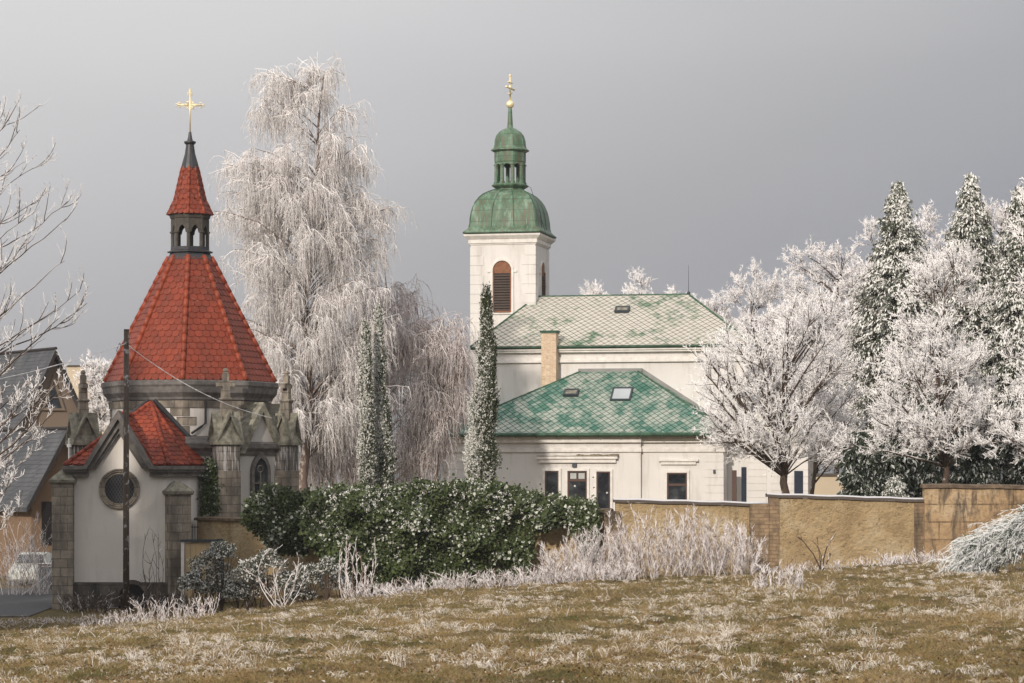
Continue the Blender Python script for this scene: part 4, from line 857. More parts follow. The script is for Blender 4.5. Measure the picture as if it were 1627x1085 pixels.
# white car behind the frosted shrubs
YK = 117.; kx, kz = X_(40, YK), -5.33
car = thing('parked_car', 'small white car parked behind frosted branches at the road', 'car', (kx, YK, kz))
def crs(y, w0, w1, z0, z1, zr): return [(kx-w0, YK+y, kz+z0), (kx+w0, YK+y, kz+z0), (kx+w0*1.02, YK+y, kz+z1), (kx+w1, YK+y, kz+zr), (kx-w1, YK+y, kz+zr), (kx-w0*1.02, YK+y, kz+z1)]
m = MB(); m.rings([crs(0, .70, .62, .28, .55, .62), crs(.12, .78, .70, .2, .62, .78), crs(.9, .80, .74, .2, .78, .92), crs(1.05, .8, .72, .2, .82, .95), crs(1.6, .8, .58, .2, .86, 1.40), crs(2.6, .8, .58, .2, .86, 1.45), crs(3.4, .8, .60, .2, .86, 1.36), crs(3.75, .76, .68, .24, .8, .95)]); build('body', m, M['carpaint'], car)
m = MB(); m.prism([(kx-.66, YK+1.06, kz+.98), (kx+.66, YK+1.06, kz+.98), (kx+.53, YK+1.53, kz+1.36), (kx-.53, YK+1.53, kz+1.36)], (0, -.02, .02)); build('windscreen', m, M['glass'], car)
for s in (-1, 1):
    m = MB(); m.ball((kx+s*.58, YK+.08, kz+.58), .12, 6); build('headlight', m, M['pale_glass'], car)
    for y in (.75, 3.0):
        m = MB(); m.rings([[(kx+s*xx, YK+y+r*cos(t), kz+.29+r*sin(t)) for t in np.linspace(0, 2*pi, 17)[:-1]] for xx, r in ((.66, .24), (.66, .29), (.82, .29), (.82, .2), (.83, .05))]); build('wheel', m, M['rubber'], car)
m = MB(); m.box(kx-.26, kx+.26, YK-.03, YK-.0, kz+.36, kz+.47); build('number_plate', m, M['trim'], car)
m = MB(); cxn = X_(72, 112); m.box(cxn-.30, cxn+.30, 112, 112.8, -5.4, Z_(898, 112)); bn = thing('garden_bin', 'low dark grey bin beside the left chapel buttress', 'bin', (cxn, 112, -5.3)); build('body', m, M['iron'], bn)
m = MB(); m.box(cxn-.34, cxn+.34, 111.95, 112.85, Z_(898, 112), Z_(895.5, 112)); m.tube([(cxn-.3, 111.9, Z_(900, 112)), (cxn+.3, 111.9, Z_(900, 112))], .02, 5); build('lid', m, M['cap'], bn)

# ------------------------------------------------------------------ VEGETATION
def limbs_to(targets, base, top, trunk, rng, rise=.5, arch=.25, K=12, wob=.035, zmin=None):
    """curved limbs from the trunk path to the given tips"""
    n = len(targets); hd = np.linalg.norm(targets[:, :2]-base[None, :2], axis=1)
    zs = np.clip(targets[:, 2]-hd*rise-rng.uniform(0, .5, n), base[2]+.12*(top-base[2]) if zmin is None else zmin, top-.3)
    tt = (zs-base[2])/(top-base[2])*(len(trunk)-1); a = np.clip(tt.astype(int), 0, len(trunk)-2); f = (tt-a)[:, None]
    p0 = trunk[a]*(1-f)+trunk[a+1]*f; d = targets-p0; L = np.linalg.norm(d, axis=1)[:, None]
    c1 = p0+d*.35+np.array([0, 0, 1])*L*arch; c2 = p0+d*.75+np.array([0, 0, 1])*L*arch*.8
    t = np.linspace(0, 1, K)[None, :, None]
    P = p0[:, None]*(1-t)**3+3*c1[:, None]*t*(1-t)**2+3*c2[:, None]*t*t*(1-t)+targets[:, None]*t**3
    w = np.cumsum(rng.normal(size=P.shape), axis=1)*wob*L[:, None]/K*2; w -= w[:, :1]; return P+w*np.sin(t*pi*.5)
def env_targets(E, Y, n, rng, depth=.8, fill=.35, shrink=.92):
    z, xl, xr = env_fn(E, Y); w = np.interp(np.linspace(z[0], z[-1], 200), z, np.array([xr(q)-xl(q) for q in z])); zz = np.linspace(z[0], z[-1], 200)
    cdf = np.cumsum(w**1.3+.02); cdf /= cdf[-1]; q = np.interp(rng.uniform(0, 1, n), cdf, zz)
    c, h = (xl(q)+xr(q))/2, (xr(q)-xl(q))/2*shrink; a = rng.uniform(0, 2*pi, n); r = np.sqrt(rng.uniform(fill, 1, n))
    return np.stack([c+h*r*np.cos(a), Y+h*r*np.sin(a)*depth, q], 1)
def trunk_path(bx, by, bz, tx, tz, K, rng, wob=.1):
    t = np.linspace(0, 1, K)[:, None]; P = np.array([bx, by, bz])+(np.array([tx, by, tz])-np.array([bx, by, bz]))*t; w = np.cumsum(rng.normal(size=(K, 3)), 0)*wob; w -= w[:1]; w -= w[-1:]*t; w[:, 2] = 0; return P+w
def frost_tree(label, E, Y, base, top, seed, nl=26, tr=.16, n2=7, n3=6, n4=7, L2=(.7, 1.6), L3=(.35, .8), L4=(.12, .32), rise=.7, arch=.12, tw=(.022, .012), barkm='bark', twm='twig', group=None, name='fruit_tree', stems=None, mw=.8, cat='tree', root_y=None, wob=.035, lr=.022, fork=None, s2=.25):
    """base: (px, py) foot, top: (px, py) leader"""
    rng = np.random.default_rng(seed); bx = X_(base[0], Y); bz = float(gz(bx, Y))-.1; tx, tz = X_(top[0], Y), Z_(top[1], Y)
    t = thing(name, label, cat, (bx, Y, bz), group); K = 14; tp = trunk_path(bx, Y, bz, tx, tz, K, rng, tr*.45)
    m = MB(); r = np.linspace(tr, tr*.12, K); r[0] *= 1.35; m.tube(tp, r, 9); build('trunk', m, M[barkm], t, True)
    T = env_targets(E, Y, nl, rng); L1 = limbs_to(T, tp[0], tz, tp, rng, rise, arch, 12, wob, Z_(fork, Y) if fork else None); m = MB()
    hd = np.linalg.norm(L1[:, -1]-L1[:, 0], axis=1); r0_ = np.clip(hd*lr, .02, tr*.55)[:, None]*np.linspace(1, .22, 12)[None]; m.quads(*tubes(L1, r0_, 6)); build('limbs', m, M[barkm], t, True)
    P2, _ = grow(L1, n2, s2, 1., (25, 60), L2, 7, (0, 0, .5), .10, rng); m = MB(); m.quads(*tubes(P2, taper(len(P2), 7, .028*mw, .010*mw, rng, .3), 4)); build('branches', m, M['bark' if barkm != 'birchbark' else 'birchbark'], t)
    P3, _ = grow(P2, n3, .15, 1., (25, 70), L3, 5, (0, 0, .4), .14, rng); P4, _ = grow(P3, n4, .05, 1., (25, 75), L4, 3, (0, 0, .2), .15, rng)
    m = MB(); m.quads(*tubes(P3, taper(len(P3), 5, tw[0]*.9, tw[1], rng, .3), 3)); m.quads(*tubes(P4, taper(len(P4), 3, tw[0], tw[1], rng, .4), 3)); build('crown', m, M[twm], t); return t
def birch(label, E, Y, base, top, seed, nl=60, tr=.28, n2=6, ns=9, drop=(.8, 2.4), twm='birch', group=None, rise=.55, tw=.013, clumps=None):
    rng = np.random.default_rng(seed); bx, tx, tz = X_(base[0], Y), X_(top[0], Y), Z_(top[1], Y); bz = float(gz(bx, Y))-.1
    t = thing('birch_tree', label, 'tree', (bx, Y, bz), group); K = 18; tp = trunk_path(bx, Y, bz, tx, tz, K, rng, .10)
    m = MB(); m.tube(tp, np.linspace(tr, tr*.08, K), 10); build('trunk', m, M['birchbark'], t, True)
    T = env_targets(E, Y, nl, rng, .75, .15, .95)
    if clumps: T = np.concatenate([T, np.array([at(px, py, Y+rng.uniform(-1, 1)) for px, py in clumps])])
    L1 = limbs_to(T, tp[0], tz, tp, rng, rise, .16, 14, .05); hd = np.linalg.norm(L1[:, -1]-L1[:, 0], axis=1)
    m = MB(); m.quads(*tubes(L1, np.clip(hd*.012, .012, .085)[:, None]*np.linspace(1, .2, 14)[None], 5)); build('limbs', m, M['birchbark'], t, True)
    P2, _ = grow(L1, n2, .30, 1., (20, 60), (.4, 1.3), 6, (0, 0, -.6), .12, rng); m = MB(); m.quads(*tubes(P2, taper(len(P2), 6, .022, .010), 3)); build('branches', m, M[twm], t)
    S, _ = grow(np.concatenate([P2]), ns, .1, 1., (30, 100), drop, 7, (0, 0, -4.2), .12, rng); S2, _ = grow(L1, ns*3, .35, 1., (50, 100), drop, 7, (0, 0, -6), .05, rng)
    # uneven lengths and clumped weights
    S = np.concatenate([S, S2]); v = np.sin(S[:, 0, 0]*2.1+S[:, 0, 2]*.9)*np.sin(S[:, 0, 0]*.9-S[:, 0, 2]*1.7+S[:, 0, 1]); keep = rng.uniform(-1, 1.6, len(S)) > -v*.9; hi_ = (S[:, 0, 2]-bz)/(tz-bz); keep &= rng.uniform(size=len(S)) < np.clip(.50+hi_*.75, .5, 1); S = S[keep]
    zmin = bz+.3; S = S[S[:, -1, 2] > zmin]
    m = MB(); m.quads(*tubes(S, taper(len(S), 7, tw, tw*.55, rng, .45), 3))
    Sx, _ = grow(S[rng.uniform(size=len(S)) < .8], 4, .0, .9, (25, 75), (.08, .30), 3, (0, 0, -1), .1, rng); m.quads(*tubes(Sx, taper(len(Sx), 3, tw*.8, tw*.5), 3)); build('crown', m, M[twm], t); return t

# --- weeping birches
E1 = [(104, 500, 532), (125, 420, 540), (160, 402, 546), (200, 404, 560), (255, 365, 572), (300, 345, 585), (335, 342, 610), (380, 338, 622), (430, 345, 632), (500, 350, 632), (600, 365, 630), (690, 400, 620)]
birch('tallest weeping birch, white with rime, rising behind the red chapel roof', E1, 125., (478, 790), (515, 112), 11, 190, .30, 11, 10, (.35, 1.7), 'birch', 'frosted weeping birches', .55, .0115, [(412, 118), (425, 116), (440, 128), (505, 108), (525, 110), (398, 175), (404, 182), (575, 230), (360, 265), (372, 258), (385, 262), (620, 325), (632, 330), (600, 330), (592, 262), (350, 300), (346, 330), (410, 250), (550, 170)])
birch('broad frosted birch standing right behind the tall one with pinkish twigs', [(405, 590, 640), (440, 560, 655), (500, 540, 690), (560, 530, 705), (650, 525, 715), (700, 530, 715), (740, 530, 715)], 132., (625, 800), (612, 405), 12, 90, .2, 6, 9, (.8, 2.2), 'birch_low', 'frosted weeping birches', .6, .012)
birch('lowest birch with hanging pinkish twigs just left of the church tower', [(500, 690, 735), (530, 665, 742), (600, 650, 745), (680, 640, 735), (710, 640, 715)], 131., (688, 800), (705, 505), 13, 60, .15, 6, 9, (.8, 2.0), 'birch_low', 'frosted weeping birches', .6, .013)
birch('low weeping birch hanging just left of the thuja pair, half hidden by it', [(520, 500, 560), (560, 485, 590), (640, 475, 600), (720, 475, 600), (745, 480, 595)], 128., (540, 800), (535, 525), 14, 50, .13, 6, 9, (.8, 2.0), 'birch_low', 'frosted weeping birches', .6, .013)
# --- garden trees in front of the church
EF = [(478, 1180, 1215), (490, 1160, 1330), (520, 1125, 1350), (560, 1100, 1352), (600, 1082, 1350), (640, 1072, 1345), (680, 1075, 1350), (712, 1110, 1345)]
frost_tree('vase shaped fruit tree with dark forking trunk, white with rime, before the church', EF, 102., (1246, 800), (1250, 520), 21, 46, .21, 7, 7, 12, (.5, 1.4), (.3, .8), (.05, .16), 1.15, .0, (.0105, .007), 'bark', 'twig_w', 'frosted garden trees', name='fruit_tree', fork=757, lr=.019, s2=.42)
ER = [(385, 1490, 1520), (430, 1465, 1545), (480, 1440, 1560), (540, 1425, 1580), (600, 1380, 1610), (650, 1345, 1612), (700, 1330, 1610), (735, 1350, 1600)]
frost_tree('rounded fruit tree thick with white rime behind the tallest wall section', ER, 96., (1505, 772), (1500, 450), 22, 50, .17, 7, 7, 12, (.5, 1.3), (.3, .7), (.05, .17), .75, .04, (.0105, .007), 'bark', 'twig_w', 'frosted garden trees', name='fruit_tree', fork=742, lr=.018, s2=.35)
frost_tree('frosted fruit tree cut off by the right edge of the picture', [(560, 1600, 1700), (600, 1575, 1760), (660, 1560, 1800), (720, 1570, 1780), (760, 1590, 1760)], 93., (1690, 775), (1680, 560), 23, 32, .17, 7, 6, 11, (.5, 1.2), (.3, .6), (.06, .2), .5, .08, (.0135, .0085), 'bark', 'twig_w', 'frosted garden trees', name='fruit_tree')
frost_tree('slim bare tree tips with rime reaching in at the upper right edge', [(280, 1575, 1700), (330, 1585, 1760), (420, 1600, 1800), (520, 1615, 1820)], 88., (1720, 775), (1660, 290), 24, 16, .14, 5, 4, 4, (.6, 1.4), (.3, .6), (.1, .22), .7, .06, (.018, .011), 'bark', 'twig_w', name='bare_tree')
frost_tree('narrow second trunk of the garden, right of the forking fruit tree', [(560, 1265, 1345), (640, 1255, 1370), (720, 1262, 1360)], 108., (1283, 800), (1300, 560), 25, 16, .12, 6, 6, 9, (.4, 1.1), (.3, .6), (.06, .2), .8, .04, (.014, .009), 'bark', 'twig', 'frosted garden trees', name='fruit_tree')
# --- distant frosted wood behind the church, tree by tree
far = [(1195, 435, 70, 172, 'rounded frosted tree just right of the church roof ridge'), (1145, 470, 50, 178, 'small frosted tree peeping over the right hip of the church roof'), (1255, 440, 60, 168, 'frosted tree between the church roof and the wooded rise'),
       (1330, 362, 100, 165, 'broad grey frosted tree on the wooded rise, first behind the conifers'), (1395, 368, 80, 160, 'frosted tree directly behind the left conifer'), (1480, 322, 90, 162, 'tall frosted tree standing between the two conifers'), (1590, 305, 85, 158, 'frosted tree behind the right conifer near the picture edge'), (1300, 470, 80, 150, 'frosted tree low behind the vase shaped fruit tree'), (1400, 520, 70, 140, 'frosted tree in front of the left conifer foot')]
for k, (px, py, hw_, Yk, lab) in enumerate(far):
    Ek = [(py, px-hw_*.2, px+hw_*.2), (py+25, px-hw_*.65, px+hw_*.65), (py+70, px-hw_, px+hw_), (py+150, px-hw_*1.05, px+hw_*1.05), (py+230, px-hw_*.9, px+hw_*.9), (py+270, px-hw_*.6, px+hw_*.6)]
    frost_tree(lab, Ek, float(Yk), (px, 770), (px, py+25), 40+k, 50, .2, 6, 7, 12, (.6, 1.5), (.3, .8), (.08, .26), .75, .05, (.0155, .0105), 'bark', 'twig', 'frosted trees on the rise behind the church', name='frosted_tree')
for k, (px, py, hw_, lab) in enumerate(((1020, 446, 45, 'clump of frosty treetop showing above the middle of the church ridge'), (950, 462, 32, 'lower frosty treetop showing above the left half of the church ridge'), (1075, 460, 30, 'small frosty treetop showing beside the lightning rod'))):
    Ek = [(py, px-hw_*.3, px+hw_*.3), (py+20, px-hw_, px+hw_), (py+90, px-hw_*1.1, px+hw_*1.1), (py+170, px-hw_*.8, px+hw_*.8)]
    frost_tree(lab, Ek, 185., (px, 760), (px, py+15), 60+k, 34, .18, 6, 6, 10, (.6, 1.3), (.3, .8), (.08, .26), 1., .0, (.018, .012), 'bark', 'twig', 'treetops above the church ridge', name='frosted_tree')
frost_tree('small frosted tree between pale yellow block and chapel roof', [(565, 150, 175), (590, 140, 185), (650, 138, 190), (720, 140, 190)], 190., (162, 790), (162, 575), 64, 26, .15, 6, 6, 8, (.5, 1.3), (.3, .8), (.12, .3), .6, .08, (.024, .015), 'bark', 'twig', name='frosted_tree')
# --- bare tree reaching in from the left edge, its trunk outside the picture
rng = np.random.default_rng(71); YL = 58.; bx = X_(-150, YL); bz = float(ground(bx, YL)); lt = thing('bare_tree', 'large bare tree reaching in from the left edge, its upturned twigs rimmed white', 'tree', (bx, YL, bz))
tp = trunk_path(bx, YL, bz, X_(-110, YL), Z_(60, YL), 16, rng, .05); m = MB(); m.tube(tp, np.linspace(.22, .04, 16), 10); build('trunk', m, M['bark'], lt, True)
tips = [(38, 196), (62, 255), (72, 300), (103, 312), (108, 415), (122, 452), (125, 470), (88, 520), (80, 540), (60, 330), (95, 350), (30, 250), (20, 200), (5, 180), (98, 600), (110, 625), (70, 590), (90, 650), (60, 680), (75, 610), (100, 490), (48, 380), (15, 300), (40, 450), (-40, 150), (-60, 300), (-30, 420), (-200, 200), (-260, 350), (-230, 480), (-180, 120), (45, 720), (30, 650), (20, 780), (35, 820), (10, 730), (50, 600), (-20, 600), (-10, 690), (0, 500)]
T = np.array([at(px, py, YL+rng.uniform(-2.2, 2.2)) for px, py in tips]); L1 = limbs_to(T, tp[0], tp[-1][2], tp, rng, .55, -.06, 14, .05)
m = MB(); m.quads(*tubes(L1, np.clip(np.linalg.norm(L1[:, -1]-L1[:, 0], axis=1)*.0075, .010, .045)[:, None]*np.linspace(1, .18, 14)[None], 6)); build('limbs', m, M['bark'], lt, True)
P2, _ = grow(L1, 6, .35, 1., (20, 45), (.3, .9), 7, (0, 0, 1.1), .09, rng); P3, _ = grow(P2, 4, .2, 1., (25, 60), (.12, .34), 5, (0, 0, .8), .12, rng); P4, _ = grow(P3, 3, .1, 1, (30, 70), (.03, .09), 3, (0, 0, .3), .1, rng)
m = MB(); m.quads(*tubes(P2, taper(len(P2), 7, .011, .005), 5)); build('branches', m, M['bark'], lt, True)
low = P3[P3[:, 0, 2] < Z_(600, YL)]; Px, _ = grow(low, 3, 0, 1, (25, 80), (.05, .14), 3, (0, 0, .2), .15, rng)
m = MB(); m.quads(*tubes(P3, taper(len(P3), 5, .0065, .0042), 4)); m.quads(*tubes(P4, taper(len(P4), 3, .006, .0045), 4)); m.quads(*tubes(Px, taper(len(Px), 3, .0065, .0045), 3)); build('twigs', m, M['twig'], lt)

# --- conifers
def conifer(label, E, Y, foot, seed, nb=900, matn='conifer', group=None, name='conifer', lean=0, leafk=22, ls=(.20, .42), density=1.):
    rng = np.random.default_rng(seed); z, xl, xr = env_fn(E, Y); cx = (xl(z[-1])+xr(z[-1]))/2; bz = float(gz(cx, Y))-.1
    t = thing(name, label, 'tree', (cx, Y, bz), group); m = MB(); m.tube([(cx, Y, bz), (cx, Y, (bz+z[-1])/2), (cx, Y, z[-1])], [.2, .12, .02], 8); build('trunk', m, M['bark'], t, True)
    u = rng.uniform(0, 1, nb)**.85; q = z[-1]-u*(z[-1]-z[0]); a = rng.uniform(0, 2*pi, nb); xc = (xl(q)+xr(q))/2; h = np.maximum((xr(q)-xl(q))/2, .08)*rng.uniform(.62, 1.0, nb)*(.78+.5*(1-np.mod(q/.85+a*.16+.3*np.sin(a*3), 1)))
    K = 6; tt = np.linspace(0, 1, K)[None, :]; R = h[:, None]*tt
    P = np.stack([cx+(xc-cx)[:, None]*tt+R*np.cos(a)[:, None], Y+R*np.sin(a)[:, None]*.9, q[:, None]+.10*h[:, None]+R*.18-.62*(tt**2)*h[:, None]*.55], -1)
    m = MB(); m.quads(*tubes(P, taper(nb, K, .03, .008), 3)); build('branches', m, M['bark'], t)
    n = nb*leafk; i = np.repeat(np.arange(nb), leafk); s = rng.uniform(.25, 1.05, n); x = np.clip(s, 0, .999)*(K-1); ia = x.astype(int); f = (x-ia)[:, None]
    C = P[i, ia]*(1-f)+P[i, ia+1]*f+rng.normal(size=(n, 3))*np.array([.09, .09, .07]); out_ = np.stack([np.cos(a[i]), np.sin(a[i]), np.zeros(n)], 1)
    D = nrm(out_*rng.uniform(.2, 1., (n, 1))+np.array([0, 0, -1])*rng.uniform(.3, 1.1, (n, 1))+rng.normal(size=(n, 3))*.35); Nn = nrm(out_+rng.normal(size=(n, 3))*.5+np.array([0, 0, .5]))
    C[:, 2] -= .05; L = rng.uniform(*ls, n); m = MB(); m.quads(*leaves(C, D, Nn, L, L*rng.uniform(.3, .5, n))); build('crown', m, M[matn], t); return t
conifer('left of the two tall dark conifers, its drooping boughs dusted with frost', [(292, 1424, 1430), (330, 1408, 1446), (380, 1394, 1464), (430, 1376, 1480), (490, 1352, 1494), (560, 1335, 1505), (640, 1350, 1500), (740, 1345, 1505)], 118., 800, 81, 1500, 'conifer', 'tall dark conifers behind the garden wall', leafk=40, ls=(.12, .27))
conifer('middle tall conifer with dark green boughs, second from the picture edge', [(280, 1538, 1546), (320, 1522, 1560), (370, 1506, 1578), (430, 1496, 1598), (500, 1486, 1620), (580, 1480, 1635), (740, 1480, 1620)], 116., 800, 82, 1500, 'conifer', 'tall dark conifers behind the garden wall', leafk=40, ls=(.12, .27))
conifer('right tall conifer partly cut off by the picture edge', [(300, 1618, 1626), (350, 1596, 1650), (430, 1580, 1675), (540, 1565, 1690), (740, 1550, 1700)], 114., 800, 83, 1500, 'conifer', 'tall dark conifers behind the garden wall', leafk=40, ls=(.12, .27))
for k, (a, b, tp_, Yd, lab) in enumerate(((1335, 1400, 690, 99, 'low dark yew bush behind the wall beside the pale wall'), (1385, 1450, 670, 103, 'second dark yew bush from the left behind the wall'), (1440, 1520, 640, 104, 'dark yew bush directly behind the trunk of the rounded fruit tree'), (1515, 1590, 650, 101, 'dark yew bush right of the rounded fruit tree trunk'), (1580, 1680, 640, 102, 'dark yew bush at the right picture edge behind the wall'))):
    conifer(lab, [(tp_, (a+b)/2-10, (a+b)/2+10), (tp_+25, a+8, b-8), (tp_+60, a, b), (805, a, b)], float(Yd), 812, 90+k, 520, 'conifer_dark', 'dark yew bushes behind the garden wall', 'yew_bush', leafk=24, ls=(.15, .3))
conifer('tiny frosted conifer peeking over the wall left of its highest section', [(757, 1418, 1422), (770, 1408, 1432), (800, 1402, 1440)], 92., 815, 99, 110, 'conifer', None, 'small_conifer', leafk=26, ls=(.07, .14))
# columns of thuja
def column(label, E, Y, foot, seed, n, group):
    rng = np.random.default_rng(seed); z, xl, xr = env_fn(E, Y); cx = (xl(z[0])+xr(z[0]))/2; bz = float(gz(cx, Y))-.1; t = thing('columnar_thuja', label, 'tree', (cx, Y, bz), group)
    sp_x = (xl(z[-1])+xr(z[-1]))/2; m = MB(); m.tube([(cx, Y, bz), (sp_x, Y, z[-1]-.2)], [.12, .02], 6); build('trunk', m, M['bark'], t)
    nb = n//26; q = z[0]+(z[-1]-z[0])*rng.uniform(0, 1, nb)**1.15; a = rng.uniform(0, 2*pi, nb); c = (xl(q)+xr(q))/2; h = (xr(q)-xl(q))/2*rng.uniform(.45, .92, nb)
    lump = .88+.18*np.sin(q*3.1+a*2)+.10*np.sin(q*7+a*3)
    B = np.stack([c+h*lump*np.cos(a), Y+h*lump*np.sin(a), q], 1); K = 5; tt = np.linspace(0, 1, K)
    ln = rng.uniform(.35, .85, nb); P = B[:, None]+np.stack([np.cos(a)[:, None]*tt*.07*ln[:, None], np.sin(a)[:, None]*tt*.07*ln[:, None], ln[:, None]*(tt-.35)[None]], -1)
    i = np.repeat(np.arange(nb), 26); s = rng.uniform(0, .999, len(i))*(K-1); ia = s.astype(int); f = (s-ia)[:, None]; C = P[i, ia]*(1-f)+P[i, ia+1]*f+rng.normal(size=(len(i), 3))*.045
    o = np.stack([np.cos(a[i]), np.sin(a[i]), np.zeros(len(i))], 1); D = nrm(o*.5+np.array([0, 0, 1])*rng.uniform(.2, 1, (len(i), 1))+rng.normal(size=(len(i), 3))*.4); L = rng.uniform(.05, .14, len(i))
    m = MB(); m.quads(*leaves(C, D, nrm(o+rng.normal(size=o.shape)*.5), L, L*.5)); build('crown', m, M['thuja'], t); return t
column('taller spire of the two columnar thujas standing close together', [(498, 599, 603), (530, 597, 606), (580, 595, 611), (640, 593, 614), (700, 594, 624), (775, 592, 630)], 106., 800, 101, 26000, 'frosted columnar thujas')
column('shorter whiter spire leaning against the left side of its twin thuja', [(524, 580, 583), (560, 575, 588), (620, 572, 591), (700, 569, 596), (775, 568, 600)], 105., 800, 102, 26000, 'frosted columnar thujas')
column('single columnar thuja with bulging foot in front of the church tower', [(468, 770, 775), (500, 765, 781), (560, 760, 788), (620, 754, 792), (650, 744, 793), (700, 738, 793), (790, 735, 794)], 104., 800, 103, 42000, 'frosted columnar thujas')
# --- ivy heaped over the wall
def ivy(label, E, Y, n, nf, seed, dep=1.0, name='ivy', cat='climbing plant', lf='ivy', top_only=True):
    rng = np.random.default_rng(seed); z, xl, xr = env_fn(E, Y); q = rng.uniform(z[0], z[-1], n*2); u = rng.uniform(0, 1, n*2); L_, R_ = xl(q), xr(q); w = (R_-L_); q = q[rng.uniform(size=n*2)*w.max() < w][:n]
    def pts(n, bias):
        q = rng.uniform(z[0], z[-1], n*3); w = xr(q)-xl(q); q = q[rng.uniform(size=n*3)*w.max() < w][:n]; x = rng.uniform(xl(q), xr(q)); return x, q
    x, q = pts(n, 0); q = q+.10*np.sin(x*2.1+2)*np.clip((q-z[0])/(z[-1]-z[0]), 0, 1)+.10*np.sin(x*9)*np.clip((q-z[0])/(z[-1]-z[0])-.3, 0, 1); lump = .5+.5*np.sin(x*1.9+q*1.3+1)*np.sin(q*2.2-x*.8)+.35*np.sin(x*4.3)*np.sin(q*4.9+1); topz = z[-1]
    y = Y-.25-dep*(.35+.65*np.clip(lump, 0, 1.3))*np.sqrt(np.clip(1-((q-z[0])/(topz-z[0]+.01)-.5)**2*2.6, .1, 1))*rng.uniform(.55, 1.05, len(q)); back = rng.uniform(size=len(q)) < .25; y = np.where(back, Y+.2+rng.uniform(0, .9, len(q)), y)
    m = MB(); C = np.stack([x, y, q], 1)+rng.normal(size=(len(q), 3))*.05; C += (rng.uniform(size=(len(q), 1)) < .13)*nrm(rng.normal(size=C.shape)+np.array([0, -.6, .7]))*rng.exponential(.16, (len(q), 1)); L = rng.uniform(.06, .16, len(q))*(.8+.4*np.clip(lump, 0, 1)); Nn = nrm(np.array([0, -1, .55])+rng.normal(size=C.shape)*.6); D = nrm(np.cross(Nn, rng.normal(size=C.shape))); m.quads(*leaves(C, D, Nn, L, L*.85))
    t = thing(name, label, cat, (X_((E[0][1]+E[0][2])/2, Y), Y-.3, z[0])); build('leaves', m, M[lf], t)
    if nf == 0: return t
    x, q = pts(nf*2, 0); k = rng.uniform(size=len(q)) < np.clip((q-z[0])/(topz-z[0])*2.0-.75, .03, 1); cl = np.sin(x*1.7+q*3)+np.sin(x*4.1-q*2) > -.25; x, q = x[k & cl], q[k & cl]
    lump = .5+.5*np.sin(x*1.9+q*1.3+1)*np.sin(q*2.2-x*.8); y = Y-.35-dep*(.35+.65*lump)*np.sqrt(np.clip(1-((q-z[0])/(topz-z[0]+.01)-.5)**2*2.6, .1, 1))
    c = np.stack([x, y, q], 1); i = np.repeat(np.arange(len(c)), 11); C = c[i]+rng.normal(size=(len(i), 3))*.032; L = rng.uniform(.025, .055, len(i)); Nn = nrm(rng.normal(size=C.shape)+np.array([0, -.5, .6])); D = nrm(rng.normal(size=C.shape))
    m = MB(); m.quads(*leaves(C, D, Nn, L, L*.8)); build('frosted_flowers', m, M['ivy_frost'], t); return t
ivy('great heap of dark ivy with frosted flower heads over the middle of the wall', [(760, 742, 752), (768, 700, 770), (774, 540, 800), (784, 500, 870), (795, 488, 925), (805, 484, 945), (822, 483, 948), (845, 482, 850), (880, 505, 845), (900, 520, 842), (925, 540, 835)], 91.2, 34000, 720, 111, 1.5)
ivy('smaller green ivy mound climbing the wall beside the gothic window bay', [(774, 432, 440), (782, 415, 500), (795, 398, 540), (812, 391, 545), (832, 388, 520), (845, 402, 500), (880, 440, 490)], 93.6, 11000, 12, 112, .7)
ivy('ivy tongue hanging down the wall left of the bare stone pier', [(800, 905, 948), (820, 900, 950), (860, 918, 950), (885, 925, 945)], 89.9, 3000, 10, 113, .35)
ivy('dark ivy leaves put in for the shadow strip between vestry and tall buttress', [(735, 330, 340), (760, 326, 346), (820, 322, 350)], 99.6, 1800, 0, 114, .2)  # dark leaf mass fills the strip where shadow lies

# --- frosted bush of upright stems in front of the wall
def stems(label, name, cat, px0, px1, Yc, dY, hfun, n, seed, twm='reed', r=.016, side=7, fan=.25, group=None, sl=(.06, .2), cluster=0):
    rng = np.random.default_rng(seed); x = rng.uniform(X_(px0, Yc), X_(px1, Yc), n)
    if cluster: cs = rng.uniform(X_(px0, Yc), X_(px1, Yc), cluster); x = cs[rng.integers(0, cluster, n)]+rng.normal(size=n)*.12
    y = Yc+rng.uniform(-dY, dY, n); px = x/y*F+CX; H = hfun(px)*rng.uniform(.45, 1.0, n)/F*Yc; g_ = ground(x, y)
    K = 7; tt = np.linspace(0, 1, K)[None]; ax = rng.normal(size=n)*fan; ay = rng.normal(size=n)*fan; cv = rng.normal(size=(n, 1))*.10
    P = np.stack([x[:, None]+(ax*H)[:, None]*tt+cv*np.sin(tt*3)*H[:, None], y[:, None]+(ay*H)[:, None]*tt, g_[:, None]-.05+H[:, None]*(tt-.12*tt**3)], -1)+rng.normal(size=(n, K, 3))*.012
    m = MB(); m.quads(*tubes(P, taper(n, K, r, r*.55, rng, .4), 4)); S, _ = grow(P, side, .12, 1., (20, 60), sl, 3, (0, 0, .4), .12, rng); m.quads(*tubes(S, taper(len(S), 3, r*.75, r*.45, rng, .3), 3))
    cx = (X_(px0, Yc)+X_(px1, Yc))/2; return solo(name, m, M[twm], label, cat, (cx, Yc, float(ground(cx, Yc))), group)
hb = lambda px: np.interp(px, [820, 860, 900, 960, 1030, 1070, 1120, 1180, 1210], [25, 50, 85, 110, 140, 145, 120, 105, 45])
stems('broad frosted thicket of upright stems before the ochre wall', 'frosted_thicket', 'bush', 868, 1200, 86.5, 1.3, hb, 280, 121, 'reed', .0085, 46, .19, sl=(.05, .26))
